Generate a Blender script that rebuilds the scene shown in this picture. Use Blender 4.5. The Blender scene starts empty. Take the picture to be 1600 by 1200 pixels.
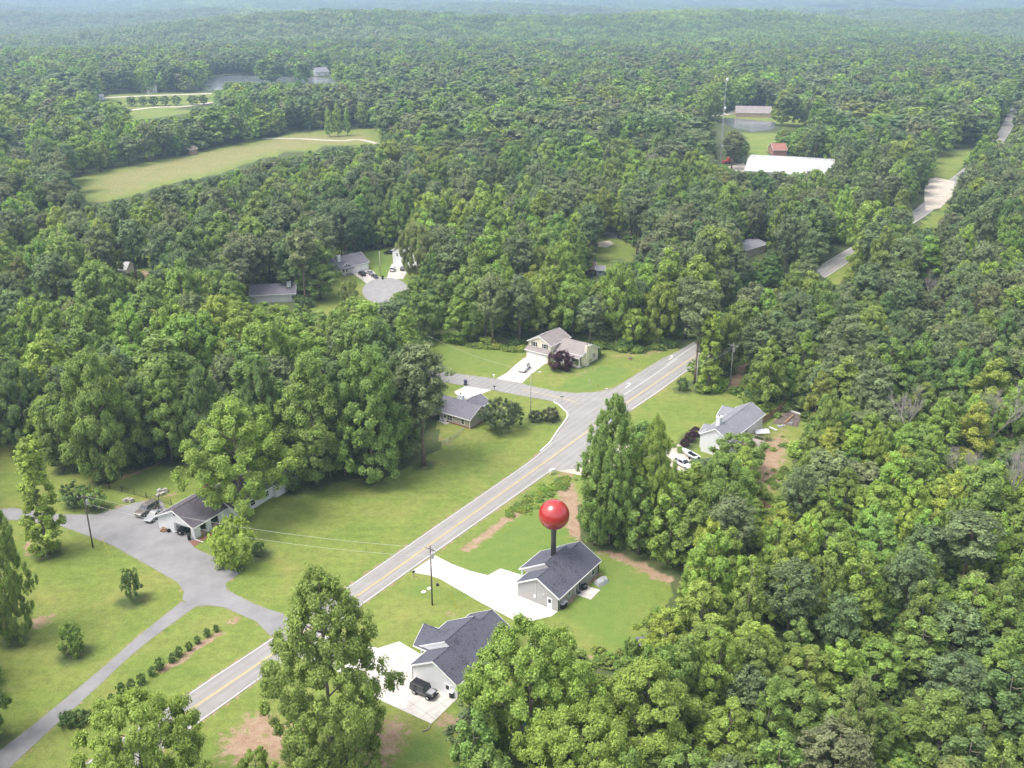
import bpy, bmesh, math, random
import numpy as np
from mathutils import Vector, Matrix
R = math.radians
random.seed(7); rng = np.random.default_rng(7)
SC = bpy.context.scene
COL = SC.collection

# ------------------------------------------------------------------ survey: photo pixel (1600x1200) -> ground point
F, YH, CH = 1550.0, -20.0, 100.0
HAZE = 1.95e-4
PITCH = math.atan2(600 - YH, F)
FW = np.array([0, math.cos(PITCH), -math.sin(PITCH)]); UP = np.array([0, math.sin(PITCH), math.cos(PITCH)])
def g(px, py, z=0.0):
    d = np.array([(px - 800) / F, 0, 0]) - UP * (py - 600) / F + FW
    t = (z - CH) / d[2]
    return np.array([0, 0, CH]) + d * t
def g2(p): q = g(p[0], p[1]); return (float(q[0]), float(q[1]))
def proj(x, y, z):
    zz = np.asarray(z) - CH
    dep = y * FW[1] + zz * FW[2]
    return 800 + F * x / dep, 600 - F * (y * UP[1] + zz * UP[2]) / dep, dep
def height_for(px, py, ytop):                     # real height of an upright thing standing at a ground pixel
    p = g(px, py); lo, hi = 0.0, 90.0
    for _ in range(40):
        m = (lo + hi) / 2
        if proj(p[0], p[1], m)[1] > ytop: lo = m
        else: hi = m
    return lo
def pxm(px, py): return F / proj(*g(px, py)[:2], 0.0)[2]

def inpoly(poly, X, Y):
    X = np.asarray(X, float); Y = np.asarray(Y, float); ins = np.zeros(X.shape, bool); n = len(poly)
    for i in range(n):
        x1, y1 = poly[i]; x2, y2 = poly[(i + 1) % n]
        if y1 == y2: continue
        c = ((y1 > Y) != (y2 > Y)) & (X < (x2 - x1) * (Y - y1) / (y2 - y1) + x1)
        ins ^= c
    return ins
def segdist(pl, X, Y, closed=False):
    D = np.full(np.shape(X), 1e9); n = len(pl)
    for i in range(n if closed else n - 1):
        a = np.array(pl[i]); b = np.array(pl[(i + 1) % n]); v = b - a; L = max(v @ v, 1e-9)
        t = np.clip(((X - a[0]) * v[0] + (Y - a[1]) * v[1]) / L, 0, 1)
        D = np.minimum(D, np.hypot(X - a[0] - t * v[0], Y - a[1] - t * v[1]))
    return D

# ------------------------------------------------------------------ materials
MATS = {}
def new_mat(name):
    m = bpy.data.materials.new(name); m.use_nodes = True; m.node_tree.nodes.clear(); MATS[name] = m
    return m, m.node_tree.nodes, m.node_tree.links
def N(ns, t, **kw):
    n = ns.new(t)
    for k, v in kw.items():
        if k.startswith('i_'):
            key = k[2:]; key = int(key) if key.isdigit() else key.replace('_', ' ')
            n.inputs[key].default_value = v
        else: setattr(n, k, v)
    return n
def col4(c): return (c[0], c[1], c[2], 1)
def mat(name, c, rough=0.7, var=0.12, scale=3.0, metal=0.0, spec=0.3, c2=None, bump=0.0, bscale=8.0, coat=0.0, coords='Object', stretch=None):
    """base colour broken up by two octaves of noise, optional bump"""
    m, ns, lk = new_mat(name)
    out = N(ns, 'ShaderNodeOutputMaterial'); b = N(ns, 'ShaderNodeBsdfPrincipled')
    b.inputs['Roughness'].default_value = rough; b.inputs['Metallic'].default_value = metal
    b.inputs['Specular IOR Level'].default_value = spec; b.inputs['Coat Weight'].default_value = coat
    tc = N(ns, 'ShaderNodeTexCoord'); src = tc.outputs[coords]
    if stretch:
        mp = N(ns, 'ShaderNodeMapping'); mp.inputs['Scale'].default_value = stretch; lk.new(src, mp.inputs[0]); src = mp.outputs[0]
    no = N(ns, 'ShaderNodeTexNoise', i_Scale=scale, i_Detail=6.0, i_Roughness=0.65); lk.new(src, no.inputs['Vector'])
    r = N(ns, 'ShaderNodeValToRGB')
    a = c2 if c2 else tuple(min(1, x * (1 + var)) for x in c); d = c if c2 else tuple(x * (1 - var) for x in c)
    r.color_ramp.elements[0].color = col4(d); r.color_ramp.elements[1].color = col4(a)
    r.color_ramp.elements[0].position = 0.35; r.color_ramp.elements[1].position = 0.65
    lk.new(no.outputs['Fac'], r.inputs[0]); lk.new(r.outputs[0], b.inputs['Base Color']); lk.new(b.outputs[0], out.inputs[0])
    if bump:
        n2 = N(ns, 'ShaderNodeTexNoise', i_Scale=bscale, i_Detail=4.0); lk.new(src, n2.inputs['Vector'])
        bp = N(ns, 'ShaderNodeBump', i_Strength=bump, i_Distance=0.05); lk.new(n2.outputs['Fac'], bp.inputs['Height']); lk.new(bp.outputs[0], b.inputs['Normal'])
    return m
def siding(name, c):
    m, ns, lk = new_mat(name)
    out = N(ns, 'ShaderNodeOutputMaterial'); b = N(ns, 'ShaderNodeBsdfPrincipled', i_Roughness=0.6)
    tc = N(ns, 'ShaderNodeTexCoord'); sp = N(ns, 'ShaderNodeSeparateXYZ'); lk.new(tc.outputs['Object'], sp.inputs[0])
    mu = N(ns, 'ShaderNodeMath', operation='MULTIPLY', i_1=5.5); lk.new(sp.outputs['Z'], mu.inputs[0])
    fr = N(ns, 'ShaderNodeMath', operation='FRACT'); lk.new(mu.outputs[0], fr.inputs[0])
    no = N(ns, 'ShaderNodeTexNoise', i_Scale=0.8, i_Detail=5.0); lk.new(tc.outputs['Object'], no.inputs['Vector'])
    r = N(ns, 'ShaderNodeValToRGB'); r.color_ramp.elements[0].color = col4([x * .88 for x in c]); r.color_ramp.elements[1].color = col4([min(1, x * 1.05) for x in c])
    lk.new(no.outputs['Fac'], r.inputs[0]); lk.new(r.outputs[0], b.inputs['Base Color'])
    bp = N(ns, 'ShaderNodeBump', i_Strength=0.6, i_Distance=0.03); lk.new(fr.outputs[0], bp.inputs['Height']); lk.new(bp.outputs[0], b.inputs['Normal'])
    lk.new(b.outputs[0], out.inputs[0]); return m
def shingle(name, c, streak=0.25):
    m, ns, lk = new_mat(name)
    out = N(ns, 'ShaderNodeOutputMaterial'); b = N(ns, 'ShaderNodeBsdfPrincipled', i_Roughness=0.85)
    b.inputs['Specular IOR Level'].default_value = 0.2
    tc = N(ns, 'ShaderNodeTexCoord')
    vo = N(ns, 'ShaderNodeTexVoronoi', i_Scale=6.0); mp = N(ns, 'ShaderNodeMapping'); mp.inputs['Scale'].default_value = (0.6, 1.7, 1.7)
    lk.new(tc.outputs['Object'], mp.inputs[0]); lk.new(mp.outputs[0], vo.inputs['Vector'])
    bw = N(ns, 'ShaderNodeRGBToBW'); lk.new(vo.outputs['Color'], bw.inputs[0])
    no = N(ns, 'ShaderNodeTexNoise', i_Scale=0.35, i_Detail=4.0); lk.new(tc.outputs['Object'], no.inputs['Vector'])
    ad = N(ns, 'ShaderNodeMath', operation='ADD'); lk.new(bw.outputs[0], ad.inputs[0]); lk.new(no.outputs['Fac'], ad.inputs[1])
    r = N(ns, 'ShaderNodeValToRGB'); r.color_ramp.elements[0].position = .45; r.color_ramp.elements[1].position = 1.4 / 1.6
    r.color_ramp.elements[0].color = col4([x * (1 - streak) for x in c]); r.color_ramp.elements[1].color = col4([x * (1 + streak * 1.4) for x in c])
    lk.new(ad.outputs[0], r.inputs[0]); lk.new(r.outputs[0], b.inputs['Base Color']); lk.new(b.outputs[0], out.inputs[0])
    bp = N(ns, 'ShaderNodeBump', i_Strength=0.4, i_Distance=0.03); lk.new(bw.outputs[0], bp.inputs['Height']); lk.new(bp.outputs[0], b.inputs['Normal'])
    return m
def leafmat(name, trans=0.28, contrast=0.32):
    m, ns, lk = new_mat(name)
    out = N(ns, 'ShaderNodeOutputMaterial')
    oi = N(ns, 'ShaderNodeObjectInfo'); ge = N(ns, 'ShaderNodeNewGeometry'); at = N(ns, 'ShaderNodeAttribute', attribute_name='clump')
    hs = N(ns, 'ShaderNodeHueSaturation')
    tn = N(ns, 'ShaderNodeAttribute', attribute_name='leaf_tint', attribute_type='INSTANCER'); tf = N(ns, 'ShaderNodeAttribute', attribute_name='planted', attribute_type='INSTANCER')
    cm = N(ns, 'ShaderNodeMix', data_type='RGBA'); lk.new(tf.outputs['Fac'], cm.inputs[0]); lk.new(oi.outputs['Color'], cm.inputs[6]); lk.new(tn.outputs['Color'], cm.inputs[7])
    lk.new(cm.outputs[2], hs.inputs['Color'])
    m1 = N(ns, 'ShaderNodeMapRange'); m1.inputs['To Min'].default_value = 1 - contrast; m1.inputs['To Max'].default_value = 1 + contrast; lk.new(at.outputs['Fac'], m1.inputs['Value'])
    m2 = N(ns, 'ShaderNodeMapRange'); m2.inputs['To Min'].default_value = .7; m2.inputs['To Max'].default_value = 1.3; lk.new(ge.outputs['Random Per Island'], m2.inputs['Value'])
    mm = N(ns, 'ShaderNodeMath', operation='MULTIPLY'); lk.new(m1.outputs[0], mm.inputs[0]); lk.new(m2.outputs[0], mm.inputs[1]); lk.new(mm.outputs[0], hs.inputs['Value'])
    m3 = N(ns, 'ShaderNodeMapRange'); m3.inputs['To Min'].default_value = .488; m3.inputs['To Max'].default_value = .504; lk.new(oi.outputs['Random'], m3.inputs['Value']); lk.new(m3.outputs[0], hs.inputs['Hue'])
    d = N(ns, 'ShaderNodeBsdfPrincipled', i_Roughness=0.55); d.inputs['Specular IOR Level'].default_value = .25
    t = N(ns, 'ShaderNodeBsdfTranslucent'); lk.new(hs.outputs[0], d.inputs['Base Color'])
    hy = N(ns, 'ShaderNodeMix', data_type='RGBA', blend_type='MULTIPLY'); hy.inputs[0].default_value = 1; hy.inputs[7].default_value = (1.15, 1.2, .6, 1)
    lk.new(hs.outputs[0], hy.inputs[6]); lk.new(hy.outputs[2], t.inputs['Color'])
    mx = N(ns, 'ShaderNodeMixShader', i_Fac=trans); lk.new(d.outputs[0], mx.inputs[1]); lk.new(t.outputs[0], mx.inputs[2]); lk.new(mx.outputs[0], out.inputs[0])
    return m
def roadmat(name):
    m, ns, lk = new_mat(name); out = N(ns, 'ShaderNodeOutputMaterial'); b = N(ns, 'ShaderNodeBsdfPrincipled', i_Roughness=.9); lk.new(b.outputs[0], out.inputs[0]); b.inputs['Specular IOR Level'].default_value = .2
    A = g2((285, 1118)); Bq = g2((983, 627)); th = math.atan2(Bq[1] - A[1], Bq[0] - A[0])
    tc = N(ns, 'ShaderNodeTexCoord'); mp = N(ns, 'ShaderNodeMapping', vector_type='TEXTURE'); mp.inputs['Location'].default_value = (A[0], A[1], 0); mp.inputs['Rotation'].default_value = (0, 0, th); lk.new(tc.outputs['Object'], mp.inputs[0])
    sp = N(ns, 'ShaderNodeSeparateXYZ'); lk.new(mp.outputs[0], sp.inputs[0])
    w_ = N(ns, 'ShaderNodeMath', operation='MULTIPLY', i_1=2 * math.pi / 1.68); lk.new(sp.outputs['Y'], w_.inputs[0]); cs = N(ns, 'ShaderNodeMath', operation='COSINE'); lk.new(w_.outputs[0], cs.inputs[0])
    s2 = N(ns, 'ShaderNodeMapping'); s2.inputs['Scale'].default_value = (.05, 1.6, 1); lk.new(mp.outputs[0], s2.inputs[0]); n1 = N(ns, 'ShaderNodeTexNoise', i_Scale=1.0, i_Detail=6.0, i_Roughness=.7); lk.new(s2.outputs[0], n1.inputs['Vector'])
    n2 = N(ns, 'ShaderNodeTexNoise', i_Scale=.22, i_Detail=8.0, i_Roughness=.75); lk.new(tc.outputs['Object'], n2.inputs['Vector'])
    a = N(ns, 'ShaderNodeMath', operation='MULTIPLY_ADD', i_1=.10); lk.new(cs.outputs[0], a.inputs[0]); lk.new(n1.outputs['Fac'], a.inputs[2]); c = N(ns, 'ShaderNodeMath', operation='ADD'); lk.new(a.outputs[0], c.inputs[0]); lk.new(n2.outputs['Fac'], c.inputs[1])
    r = N(ns, 'ShaderNodeValToRGB'); r.color_ramp.elements[0].position = .35; r.color_ramp.elements[1].position = .72; h = N(ns, 'ShaderNodeMath', operation='MULTIPLY', i_1=.5); lk.new(c.outputs[0], h.inputs[0]); lk.new(h.outputs[0], r.inputs[0])
    r.color_ramp.elements[0].color = (.235, .222, .208, 1); r.color_ramp.elements[1].color = (.35, .332, .312, 1); lk.new(r.outputs[0], b.inputs['Base Color']); return m
LEAF = leafmat('broad_leaves', .46); NEEDLE = leafmat('pine_needles', .28, .35)
BARK = mat('bark', (.20, .17, .14), .9, .35, 2.0, bump=.5); PINEBARK = mat('pine_bark', (.16, .115, .085), .9, .35, 2.0, bump=.5)
DEADBARK = mat('dead_bark', (.36, .31, .30), .9, .25, 2.0)
ASPHALT = roadmat('worn_asphalt'); GREYASPH = mat('grey_asphalt', (.26, .25, .25), .9, .12, .5, bump=.15, bscale=30, c2=(.32, .31, .305))
ASPHALT2 = mat('old_cracked_asphalt', (.205, .20, .20), .9, .3, .22, bump=.2, bscale=20, c2=(.27, .262, .262))
def slabmat(name, c, var, rot):
    m = mat(name, c, .85, var, .7, bump=.05); ns, lk = m.node_tree.nodes, m.node_tree.links; b = [n for n in ns if n.type == 'BSDF_PRINCIPLED'][0]; src = b.inputs['Base Color'].links[0].from_socket
    tc = N(ns, 'ShaderNodeTexCoord'); mp = N(ns, 'ShaderNodeMapping'); mp.inputs['Rotation'].default_value = (0, 0, rot); lk.new(tc.outputs['Object'], mp.inputs[0])
    br = N(ns, 'ShaderNodeTexBrick', offset=0.0); br.inputs['Scale'].default_value = 1.0; br.inputs['Mortar Size'].default_value = .05; br.inputs['Brick Width'].default_value = 3.0; br.inputs['Row Height'].default_value = 3.0; lk.new(mp.outputs[0], br.inputs['Vector'])
    st = N(ns, 'ShaderNodeTexNoise', i_Scale=.35, i_Detail=6.0, i_Roughness=.7); lk.new(tc.outputs['Object'], st.inputs['Vector']); r = N(ns, 'ShaderNodeMapRange'); r.inputs['From Min'].default_value = .35; r.inputs['From Max'].default_value = .6; r.inputs['To Min'].default_value = .85; lk.new(st.outputs['Fac'], r.inputs['Value'])
    jm = N(ns, 'ShaderNodeMath', operation='MULTIPLY_ADD', i_1=-.35, i_2=1.0); lk.new(br.outputs['Fac'], jm.inputs[0]); mu = N(ns, 'ShaderNodeMath', operation='MULTIPLY'); lk.new(jm.outputs[0], mu.inputs[0]); lk.new(r.outputs[0], mu.inputs[1])
    x = N(ns, 'ShaderNodeMix', data_type='RGBA', blend_type='MULTIPLY'); x.inputs[0].default_value = 1; lk.new(src, x.inputs[6]); lk.new(mu.outputs[0], x.inputs[7]); lk.new(x.outputs[2], b.inputs['Base Color']); return m
CONCRETE = slabmat('new_concrete', (.60, .585, .56), .06, .75); CONC_OLD = slabmat('aged_concrete', (.56, .52, .475), .10, .75)
KERB = mat('kerb_concrete', (.6, .58, .55), .85, .15, 1.0)
WHITEPAINT = mat('white_road_paint', (.60, .595, .58), .7, .15, 3.0); YELLOWPAINT = mat('yellow_road_paint', (.56, .43, .17), .7, .15, 3.0)
GRAVEL = mat('pale_gravel', (.5, .44, .37), .95, .2, .3)
S_GREY = siding('grey_siding', (.42, .40, .39)); S_WHITE = siding('white_siding', (.78, .78, .80)); S_CREAM = siding('cream_siding', (.76, .70, .55))
S_TAN = siding('tan_siding', (.42, .37, .32)); S_LGREY = siding('pale_grey_siding', (.62, .61, .60))
TRIM = mat('white_trim', (.80, .80, .79), .5, .04, 1.0)
BRICK = mat('red_brick', (.26, .12, .08), .9, .35, 9.0, bump=.3); BRICKT = mat('tan_brick', (.38, .28, .21), .9, .3, 9.0)
R_DARK = shingle('charcoal_shingles', (.062, .062, .078), .5); R_BROWN = shingle('weathered_brown_shingles', (.085, .075, .085), .35)
R_GREY = shingle('mid_grey_shingles', (.17, .17, .185)); R_TAUPE = shingle('taupe_shingles', (.20, .175, .165)); R_SLATE = shingle('slate_grey_shingles', (.105, .10, .115), .4)
R_RED = mat('red_metal_roof', (.30, .13, .10), .5, .2, 1.0); R_METAL = mat('white_metal_roof', (.47, .465, .455), .5, .16, .25, stretch=(3, .15, 1)); R_RUST = mat('brown_roof', (.17, .12, .10), .8, .3, 1.0)
GLASS = mat('window_glass', (.03, .035, .04), .12, .2, .7, spec=.7); DARK = mat('black_plastic', (.018, .018, .02), .45, .2, 2.0)
SHUTTER = mat('dark_shutter', (.03, .03, .035), .6); WOOD = mat('weathered_wood', (.30, .19, .11), .85, .3, 2.0, stretch=(6, 6, .5)); WOODG = mat('grey_wood', (.30, .26, .22), .85, .25, 2.0)
POLEW = mat('creosoted_pole_wood', (.12, .095, .08), .9, .3, 2.0); POLEG = mat('bleached_pole_wood', (.42, .39, .36), .9, .2, 2.0)
STEEL = mat('galvanised_steel', (.5, .5, .52), .4, .1, 3.0, metal=.6); WIRE = mat('bare_cable', (.42, .42, .40), .5); WHITEPL = mat('white_plastic', (.78, .78, .78), .4)
YELLOWPL = mat('yellow_plastic', (.62, .47, .05), .5); TYRE = mat('tyre_rubber', (.02, .02, .021), .85); RIM = mat('alloy_rim', (.5, .5, .5), .3, metal=.8)
LAMPGL = mat('lamp_glass', (.7, .7, .68), .15); TAILGL = mat('tail_lamp', (.35, .02, .02), .2)
WATER = mat('lake_water', (.17, .185, .19), .14, .2, .01, spec=.6); POOLW = mat('pool_water', (.10, .30, .36), .1)
TARP = mat('grey_tarpaulin', (.45, .45, .47), .6, .2, 2.0); BLUE = mat('navy_plastic', (.03, .045, .10), .45); MULCH = mat('red_mulch', (.20, .10, .07), .95, .35, 3.0)
REDP = mat('red_machine_paint', (.42, .05, .04), .45); GREENS = mat('green_sign', (.05, .22, .13), .5); STONE = mat('fieldstone', (.42, .39, .35), .9, .3, 2.0)
def paint(name, c, metal=.35): return mat(name, c, .3, .05, .6, metal=metal, spec=.5, coat=.6)
P_WHITE = paint('white_car_paint', (.76, .76, .77), 0); P_BLACK = paint('black_car_paint', (.018, .018, .02)); P_SILVER = paint('silver_car_paint', (.42, .42, .44)); P_GREY = paint('dark_grey_car_paint', (.10, .10, .11))
P_TAN = paint('bronze_car_paint', (.21, .19, .165)); P_RED = paint('red_car_paint', (.40, .04, .03), .1)

# ------------------------------------------------------------------ mesh builder and scene helpers
class MB:
    def __init__(s): s.v = []; s.f = []
    def add(s, vs, fs, M=None):
        o = len(s.v)
        for p in vs:
            p = Vector(p)
            s.v.append(tuple(M @ p) if M else tuple(p))
        s.f += [tuple(o + i for i in f) for f in fs]; return s
    def box(s, x0, x1, y0, y1, z0, z1, M=None):
        return s.add([(x0, y0, z0), (x1, y0, z0), (x1, y1, z0), (x0, y1, z0), (x0, y0, z1), (x1, y0, z1), (x1, y1, z1), (x0, y1, z1)],
                     [(0, 3, 2, 1), (4, 5, 6, 7), (0, 1, 5, 4), (1, 2, 6, 5), (2, 3, 7, 6), (3, 0, 4, 7)], M)
    def ring(s, rings, closed=True, caps=True, M=None):
        n = len(rings[0]); vs = [p for r in rings for p in r]; fs = []
        for k in range(len(rings) - 1):
            for i in range(n if closed else n - 1):
                j = (i + 1) % n; fs.append((k * n + i, k * n + j, (k + 1) * n + j, (k + 1) * n + i))
        if caps: fs.append(tuple(reversed(range(n)))); fs.append(tuple((len(rings) - 1) * n + i for i in range(n)))
        return s.add(vs, fs, M)
    def tube(s, pts, rad, n=6, M=None, caps=True):
        pts = [Vector(p) for p in pts]; rings = []
        for i, p in enumerate(pts):
            t = (pts[min(i + 1, len(pts) - 1)] - pts[max(i - 1, 0)]).normalized()
            a = t.orthogonal().normalized() if abs(t.z) > .99 else t.cross(Vector((0, 0, 1))).normalized()
            b = t.cross(a); r = rad[i] if hasattr(rad, '__len__') else rad
            rings.append([p + (a * math.cos(2 * math.pi * k / n) + b * math.sin(2 * math.pi * k / n)) * r for k in range(n)])
        return s.ring(rings, True, caps, M)
    def slab(s, quad, th, M=None):          # a sloping sheet with thickness th downwards
        n = len(quad); lo = [(p[0], p[1], p[2] - th) for p in quad]
        return s.add(list(quad) + lo, [tuple(range(n)), tuple(reversed(range(n, 2 * n)))] + [(i, n + i, n + (i + 1) % n, (i + 1) % n) for i in range(n)], M)
    def blob(s, c, r, n=8, M=None):
        rings = []
        for k in range(1, n):
            th = math.pi * k / n; rings.append([(c[0] + r[0] * math.sin(th) * math.cos(2 * math.pi * i / n), c[1] + r[1] * math.sin(th) * math.sin(2 * math.pi * i / n), c[2] - r[2] * math.cos(th)) for i in range(n)])
        return s.ring(rings, True, True, M)
    def obj(s, name, m, parent=None, smooth=False, loc=None, rz=0):
        me = bpy.data.meshes.new(name); me.from_pydata(s.v, [], s.f)
        bm = bmesh.new(); bm.from_mesh(me); bmesh.ops.recalc_face_normals(bm, faces=bm.faces); bm.to_mesh(me); bm.free()
        if smooth: me.polygons.foreach_set('use_smooth', [True] * len(me.polygons))
        me.materials.append(m); o = bpy.data.objects.new(name, me); COL.objects.link(o)
        if parent: o.parent = parent
        if loc is not None: o.location = loc
        if rz: o.rotation_euler.z = rz
        return o
def tag(o, label, cat, group=None):
    o['label'] = label; o['category'] = cat
    if group: o['group'] = group
    return o
def empty(name, loc, rz=0, label=None, cat=None, group=None):
    o = bpy.data.objects.new(name, None); COL.objects.link(o); o.location = loc; o.rotation_euler.z = rz; o.empty_display_size = .5
    if label: tag(o, label, cat, group)
    return o
def copy_tree(o, parent=None):
    c = o.copy(); COL.objects.link(c); c.parent = parent
    for ch in list(o.children): copy_tree(ch, c)
    return c
def at(px, py, z=0.0): q = g(px, py); return (float(q[0]), float(q[1]), z)
def ang(pa, pb): a = g(*pa); b = g(*pb); return math.atan2(b[1] - a[1], b[0] - a[0])
def dist(pa, pb): a = g(*pa); b = g(*pb); return float(np.linalg.norm(a - b))
def sheet(name, pts, z, m, world=False, kind='structure', th=0.0):
    P = pts if world else [g2(p) for p in pts]
    bm = bmesh.new(); vs = [bm.verts.new((x, y, z)) for x, y in P]; f = bm.faces.new(vs)
    if f.normal.z < 0: f.normal_flip()
    bmesh.ops.triangulate(bm, faces=[f])
    if th:
        r = bmesh.ops.extrude_face_region(bm, geom=bm.faces[:]); bmesh.ops.translate(bm, verts=[v for v in r['geom'] if isinstance(v, bmesh.types.BMVert)], vec=(0, 0, -th))
        bmesh.ops.recalc_face_normals(bm, faces=bm.faces)
    me = bpy.data.meshes.new(name); bm.to_mesh(me); bm.free(); me.materials.append(m)
    o = bpy.data.objects.new(name, me); COL.objects.link(o)
    if kind: o['kind'] = kind
    return o
def smooth_line(pts, n=8):                     # Catmull-Rom through traced points (world xy)
    P = [np.array(p, float) for p in pts]; P = [2 * P[0] - P[1]] + P + [2 * P[-1] - P[-2]]; out = []
    for i in range(1, len(P) - 2):
        for k in range(n):
            t = k / n; a, b, c, d = P[i - 1:i + 3]
            out.append(.5 * ((2 * b) + (c - a) * t + (2 * a - 5 * b + 4 * c - d) * t * t + (3 * b - a - 3 * c + d) * t ** 3))
    out.append(P[-2]); return [tuple(p) for p in out]
def ribbon(name, line, w, z, m, off=0.0, kind='structure'):
    L = [np.array(p) for p in line]; vs = []; fs = []
    for i, p in enumerate(L):
        t = L[min(i + 1, len(L) - 1)] - L[max(i - 1, 0)]; t /= np.linalg.norm(t); nrm = np.array([-t[1], t[0]])
        for s_ in (-.5, .5): q = p + nrm * (off + s_ * w); vs.append((q[0], q[1], z))
    fs = [(2 * i, 2 * i + 1, 2 * i + 3, 2 * i + 2) for i in range(len(L) - 1)]
    b = MB(); b.add(vs, fs); o = b.obj(name, m)
    if kind: o['kind'] = kind
    return o
# ------------------------------------------------------------------ camera, sky, sun, haze
cam = bpy.data.cameras.new('camera'); cam.lens = F / 1600 * 36; cam.sensor_width = 36; cam.clip_start = 1; cam.clip_end = 40000
co = bpy.data.objects.new('camera', cam); COL.objects.link(co); co.location = (0, 0, CH); co.rotation_euler = (math.pi / 2 - PITCH, 0, 0); SC.camera = co
SUN_EL, SUN_AZ = R(64), R(250)                 # azimuth measured from +Y (away) clockwise: sun stands left and a little behind the drone
w = bpy.data.worlds.new('World'); SC.world = w; w.use_nodes = True; ns = w.node_tree.nodes; lk = w.node_tree.links
sky = ns.new('ShaderNodeTexSky'); sky.sky_type = 'NISHITA'; sky.sun_disc = False; sky.sun_elevation = SUN_EL; sky.sun_rotation = SUN_AZ
sky.dust_density = 4.0; sky.air_density = 1.0; sky.ozone_density = 1.0; sky.altitude = 200
hs = ns.new('ShaderNodeHueSaturation'); hs.inputs['Saturation'].default_value = .42      # thin bright overcast
lk.new(sky.outputs[0], hs.inputs['Color']); lk.new(hs.outputs[0], ns['Background'].inputs[0]); ns['Background'].inputs[1].default_value = 0.15
sl = bpy.data.lights.new('sun', 'SUN'); sl.energy = 1.15; sl.angle = R(26); sl.color = (1, .95, .87)
so = bpy.data.objects.new('sun', sl); COL.objects.link(so); so.location = (-100, -60, 200)
sd = Vector((math.sin(SUN_AZ) * math.cos(SUN_EL), math.cos(SUN_AZ) * math.cos(SUN_EL), math.sin(SUN_EL)))
so.rotation_euler = sd.to_track_quat('Z', 'Y').to_euler()
SC.view_settings.view_transform = 'Standard'; SC.view_settings.look = 'None'; SC.view_settings.exposure = 1.27; SC.view_settings.gamma = 1.0
SC.render.engine = 'CYCLES'; SC.cycles.max_bounces = 8; SC.cycles.diffuse_bounces = 5; SC.cycles.transmission_bounces = 4; SC.cycles.volume_bounces = 0; SC.cycles.use_denoising = True

# ------------------------------------------------------------------ traced outlines, photo pixels
ROAD_L = [(60, 1245), (180, 1161), (263.7, 1105), (331, 1059), (400, 1013.7), (460, 973), (570, 898.7), (665, 833), (800, 740), (829.5, 719), (853.5, 699.5), (861, 692)]
CORNER = [(861, 692), (873, 674), (885, 657.5), (888.7, 650), (887, 644), (882, 639.5), (876, 633.5), (867, 628), (852, 625)]
SIDE_S = [(852, 625), (810, 617.7), (768, 609.5), (727.5, 602.7), (675, 595), (600, 584)]
SIDE_N = [(600, 567), (675, 579.5), (720, 584.7), (774.7, 592), (814.5, 599.3), (840, 605.7), (870, 611.7), (900, 614.3), (928.7, 613), (947.5, 610), (961, 605.6), (980, 594), (1010, 575.5), (1032, 562), (1060, 548.5), (1084, 534)]
ROAD_R2 = [(1113, 553.5), (1084, 573), (1069, 583), (1030, 612), (990, 639), (928, 681)]
ROAD_R1 = [(915, 731), (866, 736), (860, 737), (800, 779.5), (631, 898.7), (400, 1066), (302.5, 1136), (200, 1209), (120, 1268)]
D_PIN = [(643, 893), (680, 868), (705, 881), (735, 892.5), (762, 899), (782, 888.5), (814, 898), (810, 931), (871, 955.5), (862, 963), (815, 974), (800, 967.5), (750, 941), (712, 919), (686, 904), (670, 899), (647, 895)]
D_JEEP = [(624, 1002.5), (657.5, 1022.5), (648, 1061), (715, 1091), (674, 1131), (600, 1097), (560, 1075), (515, 1040), (475, 1032), (462, 1023), (505, 993), (560, 1003), (590, 1013)]
D_FARM = [(-60, 800), (20, 794), (95, 804), (150, 804), (185, 794), (212, 785), (252, 781), (262, 800), (306, 846), (303, 856), (370, 887), (372, 898), (352, 912), (355, 922), (380, 935), (400, 945), (425, 954), (445, 960), (464, 970), (423, 994), (400, 971), (375, 960), (350, 949), (327.5, 946), (300, 948), (285, 937), (287.5, 925), (277, 910), (260, 900), (220, 877), (175, 852), (145, 840), (95, 822), (20, 812), (-60, 830)]
D_PATH = [(307, 947), (272, 972), (225, 1007), (187, 1040), (140, 1085), (82, 1137), (20, 1195), (-30, 1240), (-80, 1230), (-10, 1180), (47, 1137), (120, 1077), (162, 1042), (215, 995), (250, 967), (284, 940)]
D_CREAM = [(775, 592), (792, 582.5), (810, 566), (821, 558), (857, 567), (850, 570), (831, 584), (815.6, 599)]
D_SMALL = [(727.5, 603), (768, 609.5), (735, 623), (718, 622), (709, 612.5)]
D_WHITE = [(868, 735.5), (916, 731), (930, 690), (1000, 694), (1040, 703), (1060, 694), (1072, 702), (1090, 712), (1070, 738), (1030, 730), (960, 735), (920, 745)]
BULB = [(603 + 37 * math.cos(a), 455 + 21 * math.sin(a)) for a in np.linspace(0, 2 * math.pi, 40)[:-1]]
D_CUL1 = [(551, 427), (576, 420), (583, 424), (598, 437), (573, 443)]; D_CUL2 = [(603, 437), (612, 412), (640, 416), (637, 422), (630, 436)]
PATIO = [(902.5, 930), (915, 915), (938, 922.3), (923.4, 937.4)]
LAKE = [(311, 142), (318, 126), (335, 120), (360, 117.5), (400, 118.5), (450, 120), (490, 121), (545, 126), (556, 131), (500, 132), (440, 129.5), (400, 131), (348, 141)]
POND = [(1118, 187), (1140, 184.5), (1170, 187), (1212, 191), (1210, 203), (1175, 206), (1145, 200)]
FIELD = [(120, 275), (200, 260), (280, 245), (310, 236), (370, 225), (430, 214), (475, 206), (540, 205), (597, 205), (597, 224), (540, 227), (475, 235), (415, 245), (350, 270), (270, 285), (210, 305), (160, 318), (128, 312)]
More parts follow.
